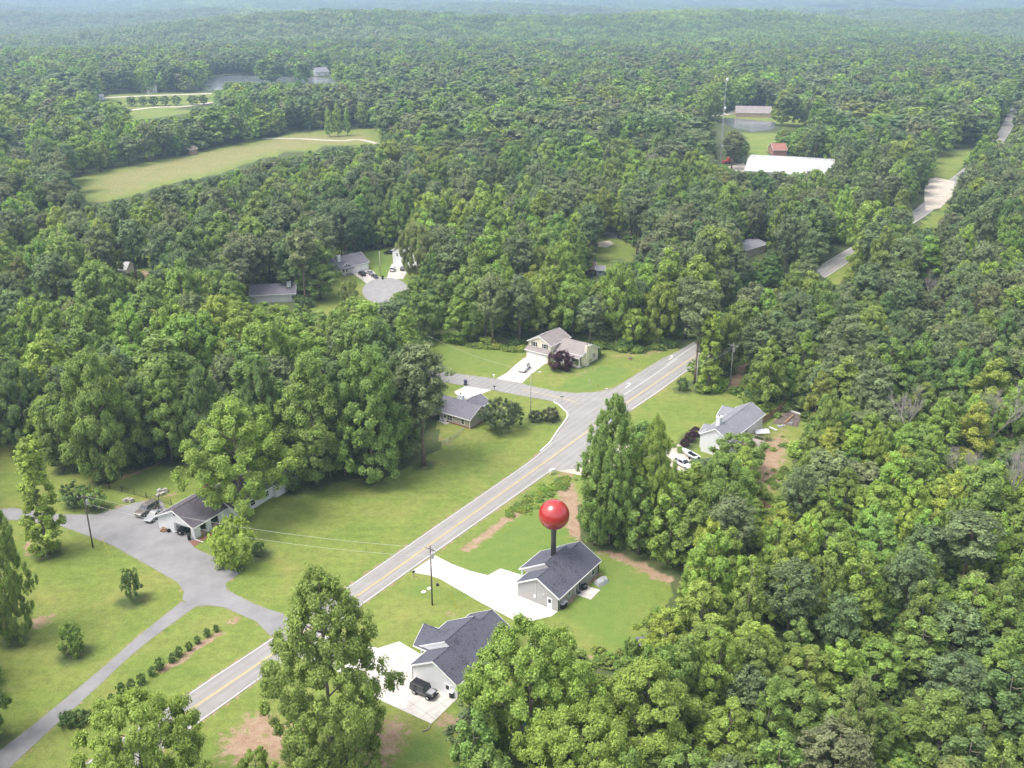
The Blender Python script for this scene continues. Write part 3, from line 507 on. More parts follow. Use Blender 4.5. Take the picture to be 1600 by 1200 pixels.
# ------------------------------------------------------------------ terrain
def sstep(a, b, t): t = np.clip((t - a) / (b - a), 0, 1); return t * t * (3 - 2 * t)
def terrain(X, Y):
    X = np.asarray(X, float); Y = np.asarray(Y, float); q = sstep(1150, 2400, Y)
    r = 16 * np.sin(X * .0021 + 1.7 + .7 * np.sin(Y * .0009)) * np.sin(Y * .0031 + .8 + .5 * np.sin(X * .0013)) + 9 * np.sin(X * .0057 + Y * .0019) + 6 * np.sin(Y * .0085 - X * .0031)
    ridge = 33 * np.exp(-((Y - 2150 - 260 * np.sin(X * .0011 + .4)) / 330.0) ** 2) * (.55 + .45 * np.sin(X * .0019 + .5))
    far = 82 * sstep(4300, 9500, Y) + 14 * np.sin(X * .0009 + Y * .0007) * sstep(3500, 6000, Y)
    return q * (1.25 * r + ridge - 12) + far
def build_ground(trunks):
    def axis(lo, hi, a, b, step, gr=1.18):
        mid = list(np.arange(a, b + .01, step)); s = step; v = a; L = []
        while v > lo: s = min(s * gr, 140); v -= s; L.append(v)
        s = step; v = b; Rr = []
        while v < hi: s = min(s * gr, 140); v += s; Rr.append(v)
        return np.array(L[::-1] + mid + Rr)
    xs = axis(-9000, 9000, -150, 190, 1.0, 1.15); ys = axis(-250, 13500, 96, 345, 1.0, 1.08)
    X, Y = np.meshgrid(xs, ys); nx, ny = len(xs), len(ys); Z = terrain(X, Y)
    V = np.stack([X, Y, Z], -1).reshape(-1, 3); i = np.arange(nx * ny).reshape(ny, nx)
    Q = np.stack([i[:-1, :-1], i[:-1, 1:], i[1:, 1:], i[1:, :-1]], -1).reshape(-1, 4); nq = len(Q)
    me = bpy.data.meshes.new('ground'); me.vertices.add(len(V)); me.vertices.foreach_set('co', V.astype(np.float32).ravel())
    me.loops.add(4 * nq); me.loops.foreach_set('vertex_index', Q.astype(np.int32).ravel()); me.polygons.add(nq)
    me.polygons.foreach_set('loop_start', np.arange(0, 4 * nq, 4, dtype=np.int32)); me.polygons.foreach_set('loop_total', np.full(nq, 4, np.int32)); me.update(calc_edges=True)
    x, y = X.ravel(), Y.ravel()
    W = lambda pl: [g2(p) for p in pl]
    def soft(pl, w): ins = inpoly(W(pl), x, y); d = segdist(W(pl), x, y, True); return np.clip(.5 + np.where(ins, d, -d) / w, 0, 1)
    def line(pl, w, f=1.0): return np.clip(1.3 - segdist(W(pl), x, y) / w, 0, 1) * f
    def spot(p, r, f=1.0): a = g2(p); return np.clip(1.25 - np.hypot(x - a[0], y - a[1]) / r, 0, 1) * f
    # leaf litter under the woods
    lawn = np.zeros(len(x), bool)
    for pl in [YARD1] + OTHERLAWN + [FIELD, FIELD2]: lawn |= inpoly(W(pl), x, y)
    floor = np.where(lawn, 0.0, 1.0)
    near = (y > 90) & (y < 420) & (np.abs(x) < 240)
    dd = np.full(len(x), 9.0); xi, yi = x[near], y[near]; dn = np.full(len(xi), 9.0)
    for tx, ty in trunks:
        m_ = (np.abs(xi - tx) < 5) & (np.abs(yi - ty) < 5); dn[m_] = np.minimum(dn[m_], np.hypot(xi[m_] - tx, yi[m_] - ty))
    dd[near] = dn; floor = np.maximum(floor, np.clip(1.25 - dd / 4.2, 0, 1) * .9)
    dirt = np.zeros(len(x))
    for a in [line([(887, 770), (893, 800), (905, 832), (930, 850), (985, 872), (1050, 905)], 3.0), line([(884, 742), (890, 765), (900, 800)], 2.2, .8), line([(728, 858), (760, 836), (790, 812), (822, 795)], 1.6, .9), spot((405, 1135), 4.5), spot((380, 1165), 5), spot((440, 1160), 6), spot((590, 1165), 4.5), spot((615, 1140), 4, .8), spot((565, 1190), 5), spot((700, 1128), 3, .8), spot((650, 1180), 3, .35),
              line([(250, 1047), (280, 1034), (310, 1010), (342, 990)], 1.0), spot((362, 970), 1.6), spot((62, 972), 2.4), spot((75, 965), 1.8, .8), spot((8, 975), 2), spot((80, 868), 1.6), soft([(35, 852), (58, 838), (62, 862), (42, 872)], 1), line([(1144, 603), (1160, 575), (1166, 560)], 2.2, .9), line([(1110, 612), (1150, 604), (1166, 612)], 1.6, .7),
              soft([(1178, 715), (1195, 690), (1222, 672), (1234, 690), (1228, 730), (1210, 765), (1190, 780)], 5) * .95, line([(1160, 725), (1178, 737), (1196, 745)], 1.5), line([(1183, 775), (1186, 750), (1196, 735)], 1.6), spot((1222, 652), 3.5, .9), line([(960, 556), (1010, 553), (1052, 543)], 2.2, .55), spot((895, 580), 3, .4), line([(862, 588), (900, 587), (930, 575)], 2, .45), spot((783, 673), 1.7, 1), spot((440, 745), 3, .7), spot((425, 766), 3.5, .6),
              spot((560, 735), 4, .5), spot((690, 690), 5, .6), spot((665, 722), 4, .5), spot((735, 669), 1.2, .8), spot((705, 960), 2, .6), line([(268, 715), (215, 737), (165, 757)], 1.3, .8), spot((160, 748), 3, .7), spot((265, 773), 1.5, .5), spot((188, 791), 1.6, .8), soft(FIELD, 25) * .56, spot((470, 235), 12, .6), spot((345, 243), 9, .5), soft([(1090, 262), (1160, 256), (1160, 268), (1100, 274)], 6) * .9, line([(262, 774), (273, 773)], 1, .8), line(ROAD_L, .9, .62), line(ROAD_R1, .9, .62), line(ROAD_R2, .9, .6), line(SIDE_N, .7, .55), line(SIDE_S, .6, .5), line(D_FARM + D_FARM[:1], .7, .55), line(D_PATH + D_PATH[:1], .6, .55), soft([(198, 420), (238, 424), (236, 436), (200, 436)], 4), spot((1008, 1022), 2, .6), spot((935, 1030), 3, .7), line([(873, 954), (935, 897)], .7, 1)]: dirt = np.maximum(dirt, a)
    lush = np.zeros(len(x))
    for a in [soft([(690, 868), (760, 820), (860, 760), (905, 790), (930, 856), (1040, 905), (1010, 985), (1000, 1025), (930, 1035), (870, 960), (800, 975), (700, 900)], 12) * .8, soft([(870, 605), (935, 570), (985, 575), (960, 602), (920, 612), (885, 612)], 3), soft([(675, 532), (735, 545), (815, 550), (790, 585), (690, 578)], 5) * .6, soft([(560, 905), (800, 742), (830, 715), (800, 735), (570, 893)], 2) * .7, soft([(40, 760), (120, 800), (95, 802), (20, 790)], 4) * .4,
              soft([(300, 740), (265, 716), (160, 760), (262, 782)], 4) * .55, soft([(150, 1000), (280, 945), (240, 965), (160, 1040)], 4) * .5, soft([(650, 1150), (700, 1140), (700, 1190), (620, 1190)], 4), soft([(1010, 640), (1060, 600), (1100, 615), (1090, 660), (1050, 690)], 5) * .35, soft([(570, 388), (620, 386), (605, 435), (590, 430)], 3), soft([(600, 1003), (690, 905), (740, 940), (660, 1000)], 6) * .3, spot((655, 920), 4, .8)]: lush = np.maximum(lush, a)
    for nme, a in (('floor', floor), ('dirt', dirt), ('lush', lush)):
        q = me.attributes.new(nme, 'FLOAT', 'POINT'); q.data.foreach_set('value', a.astype(np.float32))
    m, ns, lk = new_mat('lawn_and_soil')
    out = N(ns, 'ShaderNodeOutputMaterial'); b = N(ns, 'ShaderNodeBsdfPrincipled', i_Roughness=.9); b.inputs['Specular IOR Level'].default_value = .15; lk.new(b.outputs[0], out.inputs[0])
    tc = N(ns, 'ShaderNodeTexCoord'); P = tc.outputs['Object']
    def noise(sc, det=5.0, rough=.6, st=None, dist_=0.0):
        src = P
        if st: mp = N(ns, 'ShaderNodeMapping'); mp.inputs['Scale'].default_value = st[:3]; mp.inputs['Rotation'].default_value = (0, 0, st[3]); lk.new(P, mp.inputs[0]); src = mp.outputs[0]
        n = N(ns, 'ShaderNodeTexNoise', i_Scale=sc, i_Detail=det, i_Roughness=rough, i_Distortion=dist_); lk.new(src, n.inputs['Vector']); return n.outputs['Fac']
    def ramp(s, cols, pos):
        r = N(ns, 'ShaderNodeValToRGB'); e = r.color_ramp.elements
        while len(e) < len(cols): e.new(.5)
        for k, (c, p) in enumerate(zip(cols, pos)): e[k].position = p; e[k].color = col4(c)
        lk.new(s, r.inputs[0]); return r.outputs[0]
    def mix(f, a, c, mode='MIX'):
        x_ = N(ns, 'ShaderNodeMix', data_type='RGBA', blend_type=mode)
        if isinstance(f, float): x_.inputs[0].default_value = f
        else: lk.new(f, x_.inputs[0])
        lk.new(a, x_.inputs[6]); lk.new(c, x_.inputs[7]); return x_.outputs[2]
    def attr(nm): a = N(ns, 'ShaderNodeAttribute', attribute_name=nm); return a.outputs['Fac']
    def broken(f, sc, amt, lo, hi):                 # attribute edge broken up by noise
        s = N(ns, 'ShaderNodeMath', operation='SUBTRACT', i_1=.5); lk.new(noise(sc, 8.0, .7), s.inputs[0]); k = N(ns, 'ShaderNodeMath', operation='MULTIPLY', i_1=amt); lk.new(s.outputs[0], k.inputs[0])
        a = N(ns, 'ShaderNodeMath', operation='ADD'); lk.new(f, a.inputs[0]); lk.new(k.outputs[0], a.inputs[1])
        r = N(ns, 'ShaderNodeMapRange', interpolation_type='SMOOTHSTEP'); r.inputs['From Min'].default_value = lo; r.inputs['From Max'].default_value = hi; lk.new(a.outputs[0], r.inputs['Value']); return r.outputs[0]
    g1 = ramp(noise(.085, 6.0, .6, None, .6), [(.150, .212, .042), (.186, .234, .052), (.236, .246, .068)], [.32, .5, .7])
    g2_ = ramp(noise(.6, 8.0, .82), [(.5,) * 3, (1.36,) * 3], [.3, .72])
    mow = ramp(noise(1.0, 5.0, .7, (.08, .5, 1, R(38))), [(.93,) * 3, (1.06,) * 3], [.35, .65])
    fine = ramp(noise(4.5, 6.0, .9), [(.52,) * 3, (1.46,) * 3], [.3, .7])
    grass = mix(1.0, mix(1.0, mix(.7, g1, g2_, 'MULTIPLY'), mow, 'MULTIPLY'), fine, 'MULTIPLY')
    lushc = ramp(noise(.4, 6.0, .7), [(.122, .198, .042), (.168, .226, .052)], [.35, .68])
    grass = mix(broken(attr('lush'), .25, 1.0, .2, .9), grass, mix(1.0, lushc, fine, 'MULTIPLY'))
    thatch = broken(noise(.16, 7.0, .75), .7, .5, .56, .82); th_c = ramp(noise(2.0, 4.0), [(.24, .20, .10), (.30, .24, .13)], [.4, .6])
    tk = N(ns, 'ShaderNodeMath', operation='MULTIPLY', i_1=.55); lk.new(thatch, tk.inputs[0]); grass = mix(tk.outputs[0], grass, th_c)
    dirtc = ramp(noise(.5, 7.0, .75), [(.25, .155, .098), (.335, .23, .155), (.40, .31, .225)], [.32, .52, .72])
    base = mix(broken(attr('dirt'), .8, 2.5, .4, .85), grass, mix(1.0, dirtc, fine, 'MULTIPLY'))
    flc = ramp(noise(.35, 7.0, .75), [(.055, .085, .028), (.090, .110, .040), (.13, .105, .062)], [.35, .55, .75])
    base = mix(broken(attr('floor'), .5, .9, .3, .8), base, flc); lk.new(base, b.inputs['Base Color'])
    bp = N(ns, 'ShaderNodeBump', i_Strength=.5, i_Distance=.12); lk.new(noise(3.0, 6.0, .8), bp.inputs['Height']); lk.new(bp.outputs[0], b.inputs['Normal'])
    me.materials.append(m); o = bpy.data.objects.new('ground', me); COL.objects.link(o); o['kind'] = 'structure'; return o

# ------------------------------------------------------------------ trees set out
NB = NP = 0
def size_of(x, y, h, r): return h * r / (y * y + 1e4)
def put_tree(x, y, h, r, key, col, name, rz, label, cat, group):
    v = VAR[key]; e = empty(name, (x, y, 0), rz, label, cat, group); sx = r / v['R']; sz = h / v['H']; e.scale = (sx, sx, sz)
    c = bpy.data.objects.new('crown', v['c']); COL.objects.link(c); c.parent = e; c.color = (*col, 1)
    t = bpy.data.objects.new('trunk', v['t']); COL.objects.link(t); t.parent = e; t.rotation_euler.z = 0
    return e
def jit(c, a=.10): k = 1 + rng.uniform(-a, a); return tuple(min(1, max(.005, q * k * (1 + rng.uniform(-a, a) * .5))) for q in c)
for t in TREES:
    put_tree(t['x'], t['y'], t['h'], t['r'], t['key'], t['col'], t['name'], rng.random() * 6.28, t['label'], t['cat'], t['group'])
    if t['cat'] == 'pine tree': NP += 1
    elif t['cat'] == 'tree': NB += 1
FILL.sort(key=lambda q: -size_of(q[0], q[1], q[2], q[3]))
BK = ['b0', 'b1', 'b2', 'b3', 'b4', 'b5', 'b6', 'b7']; PK = ['p0', 'p1', 'p2', 'p3']
far_pts = []   # (x,y,z,proto,scale xy,scale z,rot)
fam_names = list(FAM); pf_names = list(PFAM)
def pick_fam(x, y, px, py, pine):
    q = math.sin(x * .043 + 2 * math.sin(y * .021)) + math.sin(y * .051 - x * .013) + rng.normal() * .9
    if pine: return pf_names[0 if q > .6 else 1 if q > -1.2 else 2]
    young = px > 880 and py > 690
    if young: return YG if q > 2.1 else FG if q > .3 else MG if q > -1.9 else OL if q < -2.4 else BG
    return YG if q > 2.6 else FG if q > .6 else MG if q > -1.2 else DG if q > -2.4 else OL
dens = 0
for (x, y, h, r, pine, px, py) in FILL:
    fam = pick_fam(x, y, px, py, pine); col = jit((PFAM if pine else FAM)[fam])
    obj_ok = (NP < 300) if pine else (NB < 300)
    if obj_ok and y < 520:
        slim = r / h; sh = 'slim' if slim < .22 else 'broad' if slim > .29 else 'full'
        sz = 'low' if h < 10 else 'tall' if h > 17 else 'mid-height'
        z = zone(px, py)
        if pine: NP += 1; lab = '%s %s %s pine in the %s' % (sz, sh, fam, z)
        else: NB += 1; lab = '%s %s %s tree in the %s' % (sz, sh, fam, z)
        key = PK[rng.integers(4)] if pine else (['b2', 'b3', 'b6', 'b0', 'b4', 'b2'][rng.integers(6)] if px > 880 and py > 690 else BK[rng.integers(8)])
        if pine and h < 12: key = 'lowpine'
        put_tree(x, y, h, r, key, col, 'pine_tree' if pine else 'broadleaf_tree', rng.random() * 6.28, lab, 'pine tree' if pine else 'tree', ('pines of the ' if pine else 'broadleaf trees of the ') + z)
    else:
        nearp = y < 620
        if pine: pr = ('p%d' % rng.integers(4)) if nearp else 'fp%d' % rng.integers(2)
        else: pr = BK[rng.integers(8)] if nearp else 'fb%d' % rng.integers(6)
        v = VAR[pr]; far_pts.append((x, y, float(terrain(x, y)), pr + '|' + fam, r / v['R'], h / v['H'], rng.random() * 6.28))
print('tree objects', NB, NP, 'stuff', len(far_pts))
# groves for the distance
def grove(key, pine):
    Cs, Ns, cl = [], [], []
    for _ in range(16):
        a = rng.random() * 6.28; d = 17 * math.sqrt(rng.random()); h = 15 + 8 * rng.random(); r = 3.2 + 1.5 * rng.random(); k = 22
        u = rng.normal(size=(k, 3)); u /= np.linalg.norm(u, axis=1, keepdims=True); u[:, 2] = np.abs(u[:, 2]) * 1.0 - .25
        P = np.array([d * math.cos(a), d * math.sin(a), h - r * 1.3]) + u * np.array([r, r, r * 1.3]); Cs.append(P); Ns.append(u + np.array([0, 0, .5]) + rng.normal(size=u.shape) * .3); cl.append(np.full(k, rng.random()))
    C = np.concatenate(Cs); return quads_mesh('crowns', C, np.concatenate(Ns), 2.3 * (.7 + .6 * rng.random(len(C))), np.concatenate(cl), NEEDLE if pine else LEAF, 1.2)
for i in range(3): VAR['gb%d' % i] = dict(c=grove('gb', False), t=None, H=1, R=1)
VAR['gp0'] = dict(c=grove('gp', True), t=None, H=1, R=1)
def groves():
    Y = 1700.0
    while Y < 11500:
        st = 23 if Y < 3500 else 32 if Y < 6000 else 46; hw = Y * .60 + 40; xs = np.arange(-hw, hw, st) + rng.uniform(-.4, .4, len(np.arange(-hw, hw, st))) * st; yy = Y + rng.uniform(-.45, .45, len(xs)) * st; zz = terrain(xs, yy)
        cut = np.sin(xs * .0041 + 2.2 * np.sin(yy * .0013)) + np.sin(yy * .0023 + xs * .0017) + .5 * np.sin(xs * .013 + yy * .004)
        for x, y, z, c in zip(xs, yy, zz, cut):
            if c > 1.75: continue
            pine = math.sin(x * .003 + y * .0017) + rng.normal() * .4 > .1; s = st / 26 * rng.uniform(.85, 1.25)
            fam = (pf_names[rng.integers(2)] if pine else [MG, DG, DG, BG][rng.integers(4)] if c < .95 else [FG, MG][rng.integers(2)])
            far_pts.append((x, y, float(z), ('gp0' if pine else 'gb%d' % rng.integers(3)) + '|' + fam, s, (.7 + .5 * rng.random()) * min(1.5, .6 + s * .4), rng.random() * 6.28))
        Y += st
groves()
def woodland(name, pts):
    protos = sorted({p[3].split('|')[0] for p in pts}); cols = bpy.data.collections.new(name + '_kinds')
    for k, pr in enumerate(protos):
        key = pr; v = VAR[key]
        src = v['c']
        if v['t'] and not key.startswith('f') and not key.startswith('g'):       # crown and trunk in one mesh for instancing
            bm = bmesh.new(); bm.from_mesh(v['c']); n0 = len(bm.faces); bm.from_mesh(v['t']); bm.faces.ensure_lookup_table()
            for f in bm.faces[n0:]: f.material_index = 1
            src = bpy.data.meshes.new('tree'); bm.to_mesh(src); bm.free(); src.materials.append(v['c'].materials[0]); src.materials.append(v['t'].materials[0])
        o = bpy.data.objects.new('kind_%04d' % k, src); cols.objects.link(o)
    idx = {p: i for i, p in enumerate(protos)}; n = len(pts); me = bpy.data.meshes.new(name); me.vertices.add(n)
    me.vertices.foreach_set('co', np.array([p[:3] for p in pts], np.float32).ravel())
    a = me.attributes.new('kind_index', 'INT', 'POINT'); a.data.foreach_set('value', np.array([idx[p[3].split('|')[0]] for p in pts], np.int32))
    a = me.attributes.new('leaf_tint', 'FLOAT_COLOR', 'POINT'); a.data.foreach_set('color', np.array([(*jit(({**FAM, **PFAM})[p[3].split('|')[1]], .17), 1) for p in pts], np.float32).ravel())
    a = me.attributes.new('planted', 'FLOAT', 'POINT'); a.data.foreach_set('value', np.ones(n, np.float32))
    a = me.attributes.new('size', 'FLOAT_VECTOR', 'POINT'); a.data.foreach_set('vector', np.array([(p[4], p[4], p[5]) for p in pts], np.float32).ravel())
    a = me.attributes.new('turn', 'FLOAT_VECTOR', 'POINT'); a.data.foreach_set('vector', np.array([(0, 0, p[6]) for p in pts], np.float32).ravel())
    o = bpy.data.objects.new(name, me); COL.objects.link(o); o['kind'] = 'stuff'
    ng = bpy.data.node_groups.new(name, 'GeometryNodeTree'); ng.interface.new_socket('Geometry', in_out='INPUT', socket_type='NodeSocketGeometry'); ng.interface.new_socket('Geometry', in_out='OUTPUT', socket_type='NodeSocketGeometry')
    gi = ng.nodes.new('NodeGroupInput'); go = ng.nodes.new('NodeGroupOutput'); ip = ng.nodes.new('GeometryNodeInstanceOnPoints'); ci = ng.nodes.new('GeometryNodeCollectionInfo')
    ci.inputs['Collection'].default_value = cols; ci.inputs['Separate Children'].default_value = True; ci.inputs['Reset Children'].default_value = True; ip.inputs['Pick Instance'].default_value = True
    def na(nm, ty): q = ng.nodes.new('GeometryNodeInputNamedAttribute'); q.data_type = ty; q.inputs['Name'].default_value = nm; return q.outputs['Attribute']
    L = ng.links.new; L(gi.outputs[0], ip.inputs['Points']); L(ci.outputs[0], ip.inputs['Instance']); L(na('kind_index', 'INT'), ip.inputs['Instance Index']); L(na('turn', 'FLOAT_VECTOR'), ip.inputs['Rotation']); L(na('size', 'FLOAT_VECTOR'), ip.inputs['Scale']); L(ip.outputs[0], go.inputs[0])
    md = o.modifiers.new('planting', 'NODES'); md.node_group = ng; return o
woodland('far_woodland', far_pts)
# undergrowth along wood edges and between near trunks
up = []
lawnw = [[g2(p) for p in pl] for pl in CLEAR + [D_WHITE, BULB]]
for (x, y, h, r, pine, px, py) in FILL:
    if y > 430: continue
    for _ in range(2 if y < 330 else 1):
        a = rng.random() * 6.28; d = r * (.5 + .9 * rng.random()); qx, qy = x + d * math.cos(a), y + d * math.sin(a)
        if any(inpoly(c, qx, qy) for c in lawnw): continue
        s = .5 + .8 * rng.random(); up.append((qx, qy, -.2, 'bush|' + [MG, DG, FG, DG][rng.integers(4)], s * 1.15, s * .8, rng.random() * 6.28))
def weed_line(pl, w, n, smin, smax, fams):
    L = smooth_line([g2(p) for p in pl], 10)
    for _ in range(n):
        p = L[rng.integers(len(L))]; s = rng.uniform(smin, smax); up.append((p[0] + rng.normal() * w, p[1] + rng.normal() * w, -.15, 'bush|' + fams[rng.integers(len(fams))], s, s * .6, rng.random() * 6.28))
weed_line([(800, 806), (830, 785), (860, 765), (890, 748)], 1.0, 70, .15, .45, [FG, MG, YG]); weed_line([(912, 836), (955, 848), (1000, 858), (1045, 880)], .6, 24, .2, .45, [MG, FG])
weed_line([(680, 528), (735, 541), (800, 548), (822, 546)], .8, 40, .3, .7, [FG, MG, YG]); weed_line([(930, 540), (990, 549), (1050, 542)], .8, 45, .3, .8, [MG, FG, DG]); weed_line([(1170, 615), (1185, 638), (1235, 634)], 1.5, 40, .3, .8, [FG, MG])
weed_line([(1225, 690), (1210, 760), (1195, 790)], 1.6, 35, .2, .5, [FG, MG]); weed_line([(250, 716), (200, 728), (165, 752)], .7, 25, .3, .6, [DG, MG]); weed_line([(1030, 950), (1010, 985), (1005, 1020), (930, 1032)], 1.0, 30, .2, .6, [FG, MG]); weed_line([(1000, 668), (1040, 690), (1075, 712)], .7, 16, .2, .4, [MG, FG])
for px, py, yt, lab in [(1560, 800, 0, 0), (1500, 760, 0, 0), (1540, 700, 0, 0), (1480, 742, 0, 0), (1575, 770, 0, 0), (1408, 690, 0, 0), (1590, 740, 0, 0)]:
    c = g2((px, py + 10))
    for _ in range(16): s = .6 + 1.1 * rng.random(); up.append((c[0] + rng.normal() * 4.5, c[1] + rng.normal() * 6, -.2, 'bush|' + [MG, FG, DG][rng.integers(3)], s, s * .9, rng.random() * 6.28))
woodland('undergrowth', up)
# bare dead trees
DEADM = [dead_mesh(10, s) for s in (3, 5, 8)]
DEAD_AT = [(1448, 470, 428, 'dead grey tree with fine bare twigs, farthest of the bare trees on the right'), (1500, 760, 700, 'bare dead tree among green crowns, left of the big bare one'), (1560, 800, 668, 'large bare dead tree with mauve-grey branches at the right edge'), (1408, 690, 610, 'small bare dead tree deep in the right wood'), (1540, 690, 598, 'slanting bare tree near the right edge'), (1480, 735, 690, 'low bare dead branches in the right wood'), (648, 310, 262, 'pale bare tree in the middle wood left of centre'), (1010, 275, 232, 'pale bare tree in the wood left of the warehouse')]
for i, (px, py, yt, lab) in enumerate(DEAD_AT):
    H = height_for(px, py + 28, yt); e = empty('dead_tree', at(px, py + 28), i * 1.1, lab, 'dead tree', 'bare dead trees'); e.scale = (H / 10 * .9, H / 10 * .9, H / 10 * 1.15)
    o = bpy.data.objects.new('branches', DEADM[i % 3]); COL.objects.link(o); o.parent = e
build_ground([(t['x'], t['y']) for t in TREES if t['cat'] != 'shrub'] + [(f[0], f[1]) for f in FILL if f[1] < 400])

# ------------------------------------------------------------------ roads, drives, water
ROAD = sheet('main_road', ROAD_L + CORNER[1:] + SIDE_S[1:] + SIDE_N + ROAD_R2 + ROAD_R1, .05, ASPHALT)
fr = smooth_line([g2(p) for p in FARROAD], 8); ribbon('far_road', fr[1:], 7.6, .062, ASPHALT); ribbon('far_road_edge_line', fr[2:], .16, .075, WHITEPAINT, 3.5); ribbon('far_road_edge_line', fr[2:], .16, .075, WHITEPAINT, -3.5)
W_ = lambda pl, n=8: smooth_line([g2(p) for p in pl], n)
ribbon('edge_line', W_(ROAD_L), .13, .066, WHITEPAINT, -.25); ribbon('edge_line', W_(ROAD_R1[1:]), .13, .066, WHITEPAINT, -.25); ribbon('edge_line', W_([(988, 640), (1030, 612), (1069, 583), (1084, 573), (1110, 556)]), .2, .08, WHITEPAINT, .2)
CENTRE = [(60, 1272), (200, 1178), (285, 1118), (400, 1040), (605, 898.7), (800, 759.3), (902, 686), (983, 627), (1060, 574), (1100, 547)]
ribbon('centre_line', W_(CENTRE), .13, .068, YELLOWPAINT, .13); ribbon('centre_line', W_(CENTRE), .13, .068, YELLOWPAINT, -.13)
ribbon('turn_lane_line', W_([(973, 618.5), (1020, 587.5), (1059, 560.5)]), .18, .068, WHITEPAINT); ribbon('side_centre_line', W_([(816, 609), (850, 616), (886, 624.5), (903, 631)]), .2, .068, YELLOWPAINT)
def arrow(px, py):
    x, y = g2((px, py)); a = ang((983, 627), (1060, 574)); c, s = math.cos(a), math.sin(a)
    P = [(-2.2, -.15), (.2, -.15), (.9, .35), (.9, .0), (2.0, .75), (.9, 1.3), (.9, .85), (0, .2), (-2.2, .15)]
    sheet('turn_arrow', [(x + u * c - v * s, y + u * s + v * c) for u, v in P], .068, WHITEPAINT, True)
arrow(983, 602.5); arrow(1050, 559)
b = MB(); kl = W_([(846, 706)] + CORNER[:-1], 6); L = [np.array(p) for p in kl]
rings = []
for i, p in enumerate(L):
    t = L[min(i + 1, len(L) - 1)] - L[max(i - 1, 0)]; t /= np.linalg.norm(t); n_ = np.array([-t[1], t[0]]); a_ = p + n_ * .12; c_ = p + n_ * .5; rings.append([(a_[0], a_[1], .01), (a_[0], a_[1], .17), (c_[0], c_[1], .17), (c_[0], c_[1], .01)])
b.ring(rings); b.obj('kerb', KERB)['kind'] = 'structure'
SKID = mat('skid_rubber', (.16, .155, .16), .9, .3, 2.0)
sheet('farm_drive', D_FARM, .035, ASPHALT2); sheet('side_drive', D_PATH, .03, ASPHALT2); sheet('pin_house_drive', D_PIN, .038, CONCRETE); sheet('jeep_house_drive', D_JEEP, .038, CONC_OLD)
sheet('cream_house_drive', D_CREAM, .038, CONC_OLD); sheet('tan_house_drive', D_SMALL, .038, CONC_OLD); sheet('white_house_drive', D_WHITE, .03, GRAVEL); sheet('cul_de_sac', BULB, .04, GREYASPH)
sheet('cul_de_sac_drive', D_CUL1, .03, CONC_OLD); sheet('cul_de_sac_drive', D_CUL2, .03, CONC_OLD); sheet('patio', PATIO, .07, CONC_OLD, th=.08)
sheet('lake', LAKE, .1, WATER); sheet('pond', POND, .1, WATER); sheet('dirt_road', [(1444, 306), (1446, 281), (1462, 277), (1492, 284), (1488, 306), (1470, 325), (1446, 330)], .08, GRAVEL)
ribbon('field_lane', W_([(410, 216), (470, 217), (530, 220), (560, 218), (592, 225)]), 4, .06, GRAVEL); ribbon('far_lane', W_([(160, 153), (220, 150), (280, 148), (335, 146)]), 9, .06, GRAVEL); ribbon('far_lane', W_([(190, 174), (240, 168), (290, 166), (332, 160)]), 7, .06, GRAVEL); ribbon('lake_bank', W_([(312, 124), (335, 118.5), (360, 116), (390, 116.5)]), 14, .05, mat('bank_grass', (.20, .24, .07), .9, .2, .05)); ribbon('pond_lane', W_([(1080, 184), (1110, 181.5), (1138, 178), (1150, 173)]), 6, .06, GRAVEL)
ribbon('lake_bank', W_([(395, 116.5), (430, 119.5), (470, 120.5), (495, 120.5)]), 6, .05, mat('bank_soil', (.36, .26, .18), .9, .2, .1))
ribbon('lane', W_([(935, 362), (950, 366), (966, 372)]), 5, .05, ASPHALT2); sheet('gravel_patch', [(934, 379), (952, 376), (960, 381), (948, 387), (936, 386)], .06, GRAVEL); sheet('warehouse_yard', [(1128, 262), (1162, 255), (1170, 268), (1140, 270)], .06, GRAVEL)
# air: thin summer haze in one box round the whole scene
hz = MB().box(-9500, 9500, -600, 14200, -60, 135).obj('haze', None) if False else None
b = MB().box(-9600, 9600, -700, 14400, -42, 128); me = bpy.data.meshes.new('haze'); me.from_pydata(b.v, [], b.f)
m, ns, lk = new_mat('haze_air'); out = N(ns, 'ShaderNodeOutputMaterial'); pv = N(ns, 'ShaderNodeVolumePrincipled'); pv.inputs['Color'].default_value = (.56, .76, 1, 1); pv.inputs['Density'].default_value = HAZE; pv.inputs['Anisotropy'].default_value = .2; lk.new(pv.outputs[0], out.inputs['Volume'])
me.materials.append(m); o = bpy.data.objects.new('haze', me); COL.objects.link(o); o['kind'] = 'stuff'
